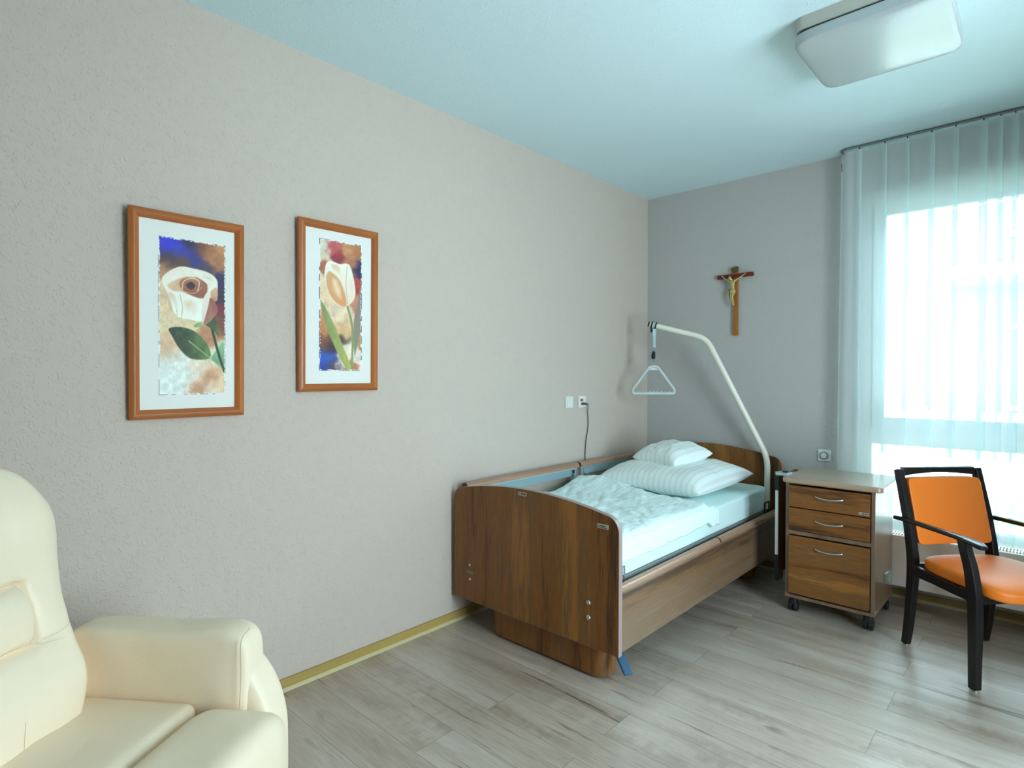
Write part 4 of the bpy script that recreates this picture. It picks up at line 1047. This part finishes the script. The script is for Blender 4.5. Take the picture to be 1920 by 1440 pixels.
# ------------------------------------------------------------------ cream leather recliner
rc = thing('recliner', 'cream leather recliner armchair in front of the left wall', 'armchair', (.75, -3.95, 0), R(36.9))
def rp(n, bm, m=M_leather, parent=rc, **k): return finish(n, bm, m, parent, smooth=180, **k)
g = lambda x, s: math.exp(-(x / s) ** 2)
# backrest: reclined, pillowy, with stitched grooves
def back(q, u):
    z = q.z; t = (z - .42) / (1.135 - .42)
    hw = .206 + .040 * max(0, min(1, (t - .30) / .40))
    if t > .75: hw -= .020 * ((t - .75) / .25) ** 1.5
    hw += .010 * g(t - .30, .12)
    q.y = q.y / .262 * hw
    if u.x > .2:                                    # front face relief
        c = abs(q.y)
        d = 0
        seam1 = .824 + .012 * math.cos(q.y * 8); seam2 = .672 + .006 * math.cos(q.y * 8)
        m = 1 / (1 + math.exp((c - .107) * 140))     # centre field
        d -= (.016 * g(z - seam1, .016) + .018 * g(z - seam1, .006)) * m + (.016 * g(z - seam2, .016) + .018 * g(z - seam2, .006)) * m
        d -= .010 * g(z - .672 - .12 * (c - .1), .006) * (1 - m) * g(c - .12, .05)
        if seam2 < z < seam1: d -= .012 * g(c - (.104 + .010 * math.sin((z - seam2) / (seam1 - seam2) * math.pi)), .014) + .014 * g(c - (.104 + .010 * math.sin((z - seam2) / (seam1 - seam2) * math.pi)), .005)
        d += .030 * g(z - .775, .06) * m + .030 * g(z - .99, .10) * (1 - .4 * m) + .026 * g(z - .57, .08)
        d += .012 * g(c - .19, .05)
        d += .004 * noise.noise(Vector((q.y * 14, z * 9, 1))) + .003 * noise.noise(Vector((q.y * 30, z * 26, 2))) * g(z - .70, .08)
        q.x += d
    q.x += -.19 - (z - .42) * .30
    return q
bk_ = rp('backrest', softbox(-.10, .055, -.262, .262, .40, 1.135, 5, 150, back))
from mathutils.bvhtree import BVHTree
_bv = BVHTree.FromPolygons([v.co for v in bk_.data.vertices], [p.vertices for p in bk_.data.polygons])
def on_back(yz, lift=.0006):
    out = []
    for y, z in yz:
        h = _bv.ray_cast(Vector((1, y, z)), Vector((-1, 0, 0)))[0]
        if h: out.append(h + Vector((lift, 0, 0)))
    return out
def seamline(yz, r=.0009):
    p = on_back(yz)
    if len(p) > 2: finish('seam', tube(NB(), p, r, 5), M_seam, bk_)
L_ = lambda a, b, n=24: [(a[0] + (b[0] - a[0]) * i / n, a[1] + (b[1] - a[1]) * i / n) for i in range(n + 1)]
seamline([(y, .824 + .012 * math.cos(y * 8)) for y in np.linspace(-.104, .104, 40)])
seamline([(y, .672 + .006 * math.cos(y * 8)) for y in np.linspace(-.105, .105, 40)])
for s in (-1, 1):
    seamline([(s * (.104 + .010 * math.sin((z - .676) / .155 * math.pi)), z) for z in np.linspace(.677, .832, 30)])
    seamline([(s * (.107 + .10 * t), .674 + .012 * t + .008 * t * t) for t in np.linspace(0, 1, 14)], .0006)
    seamline([(s * (.107 + .06 * t), .672 - .006 * t) for t in np.linspace(0, 1, 10)], .0005)
seamline([(.006 - .006 * t, .53 - .09 * t) for t in np.linspace(0, 1, 14)], .0006)
rp('backrest_shell', softbox(-.085, .03, -.286, .286, .36, .83, 4, 30, lambda q, u: Vector((q.x - .228 - (q.z - .36) * .28, q.y * (1 - .16 * max(0, (q.z - .66) / .17) ** 1.4), q.z))))
# seat with a wide T-shaped front piece
def seat2(q, u):
    if u.z > 0: q.z += .014 * (1 - u.y ** 2) - .018 * g(q.x - .135, .02) + .003 * noise.noise(Vector((q.x * 9, q.y * 9, 0)))
    return q
rp('seat_cushion', softbox(-.27, .126, -.272, .272, .30, .452, 12, 44, seat2))
def front(q, u):
    if u.z > 0: q.z += .010 * (1 - u.y ** 2) + .003 * noise.noise(Vector((q.x * 9, q.y * 9, 4)))
    q.x += .012 * math.sin((q.z - .1) * 7)
    return q
rp('front_cushion', softbox(.123, .388, -.286, .286, .075, .462, 6, 44, front))
for s in (-1, 1):
    def armf(q, u, s=s):
        if u.z > 0: q.z += .012 * g(q.x - .17, .10) + .003 * noise.noise(Vector((q.x * 9, q.z * 9, 5)))
        q.y += s * .006 * noise.noise(Vector((q.x * 7, q.z * 7, 2)))
        return q
    y0_, y1_ = sorted((s * .272, s * .405))
    a_ = rp('armrest', softbox(-.33, .250, y0_, y1_, .36, .636, 6, 40, armf))
    # stitched seam at the front end of the pad
    pth = [(.238, s * (.2715 - .002), .44), (.243, s * .2705, .52), (.242, s * .272, .59), (.238, s * .285, .628), (.236, s * .33, .640)]
    finish('seam', tube(NB(), spline(pth, 4), .0012, 5), M_seam, a_)
    def side(q, u, s=s):
        if q.z > .30: q.x -= .0 ; 
        f = max(0, (q.z - .30) / .29); q.x -= .12 * f ** 2.2 * (1 if u.x > 0 else 0) * max(0, u.x)
        return q
    y0_, y1_ = sorted((s * .290, s * .432))
    rp('side_panel', softbox(-.36, .315, y0_, y1_, .03, .598, 6, 36, side))
rp('base', softbox(-.30, .30, -.28, .28, .03, .32, 8, 12), M_leather)
for (a_, w_) in ((-.27, -.3), (-.27, .3), (.25, -.3), (.25, .3)): finish('foot', cyl(NB(), (a_, w_, 0), .022, .045, 'z', 14), M_dark, rc)

# ------------------------------------------------------------------ ceiling lamp
lp = thing('ceiling_lamp', 'square ceiling lamp with a white opal glass shade', 'ceiling lamp', (1.91, -1.50, H))
def rrect(x0, x1, y0, y1, r, k=6):
    out = []
    for (cxx, cyy, a0) in ((x1 - r, y1 - r, 0), (x0 + r, y1 - r, 90), (x0 + r, y0 + r, 180), (x1 - r, y0 + r, 270)):
        for j in range(k + 1): a = R(a0 + 90 * j / k); out.append((cxx + r * math.cos(a), cyy + r * math.sin(a)))
    return out
LX0, LX1, LY0, LY1 = 1.655, 2.165, -1.770, -1.262
finish('housing', prism(NB(), rrect(LX0 + .012, LX1 - .012, LY0 + .012, LY1 - .012, .03), 'z', H - .052, H - .0005), M_lampside, lp, world=True, smooth=30)
finish('shadow_gap', prism(NB(), rrect(LX0 + .02, LX1 - .02, LY0 + .02, LY1 - .02, .03), 'z', H - .058, H - .052), M_dark, lp, world=True, smooth=30)
def opalfn(q, u):
    if u.z < 0: q.z -= .012 * (1 - u.x ** 2) * (1 - u.y ** 2)
    return q
finish('glass_shade', softbox(LX0, LX1, LY0, LY1, H - .112, H - .058, 9, 30, opalfn), M_opal, lp, world=True, smooth=180)
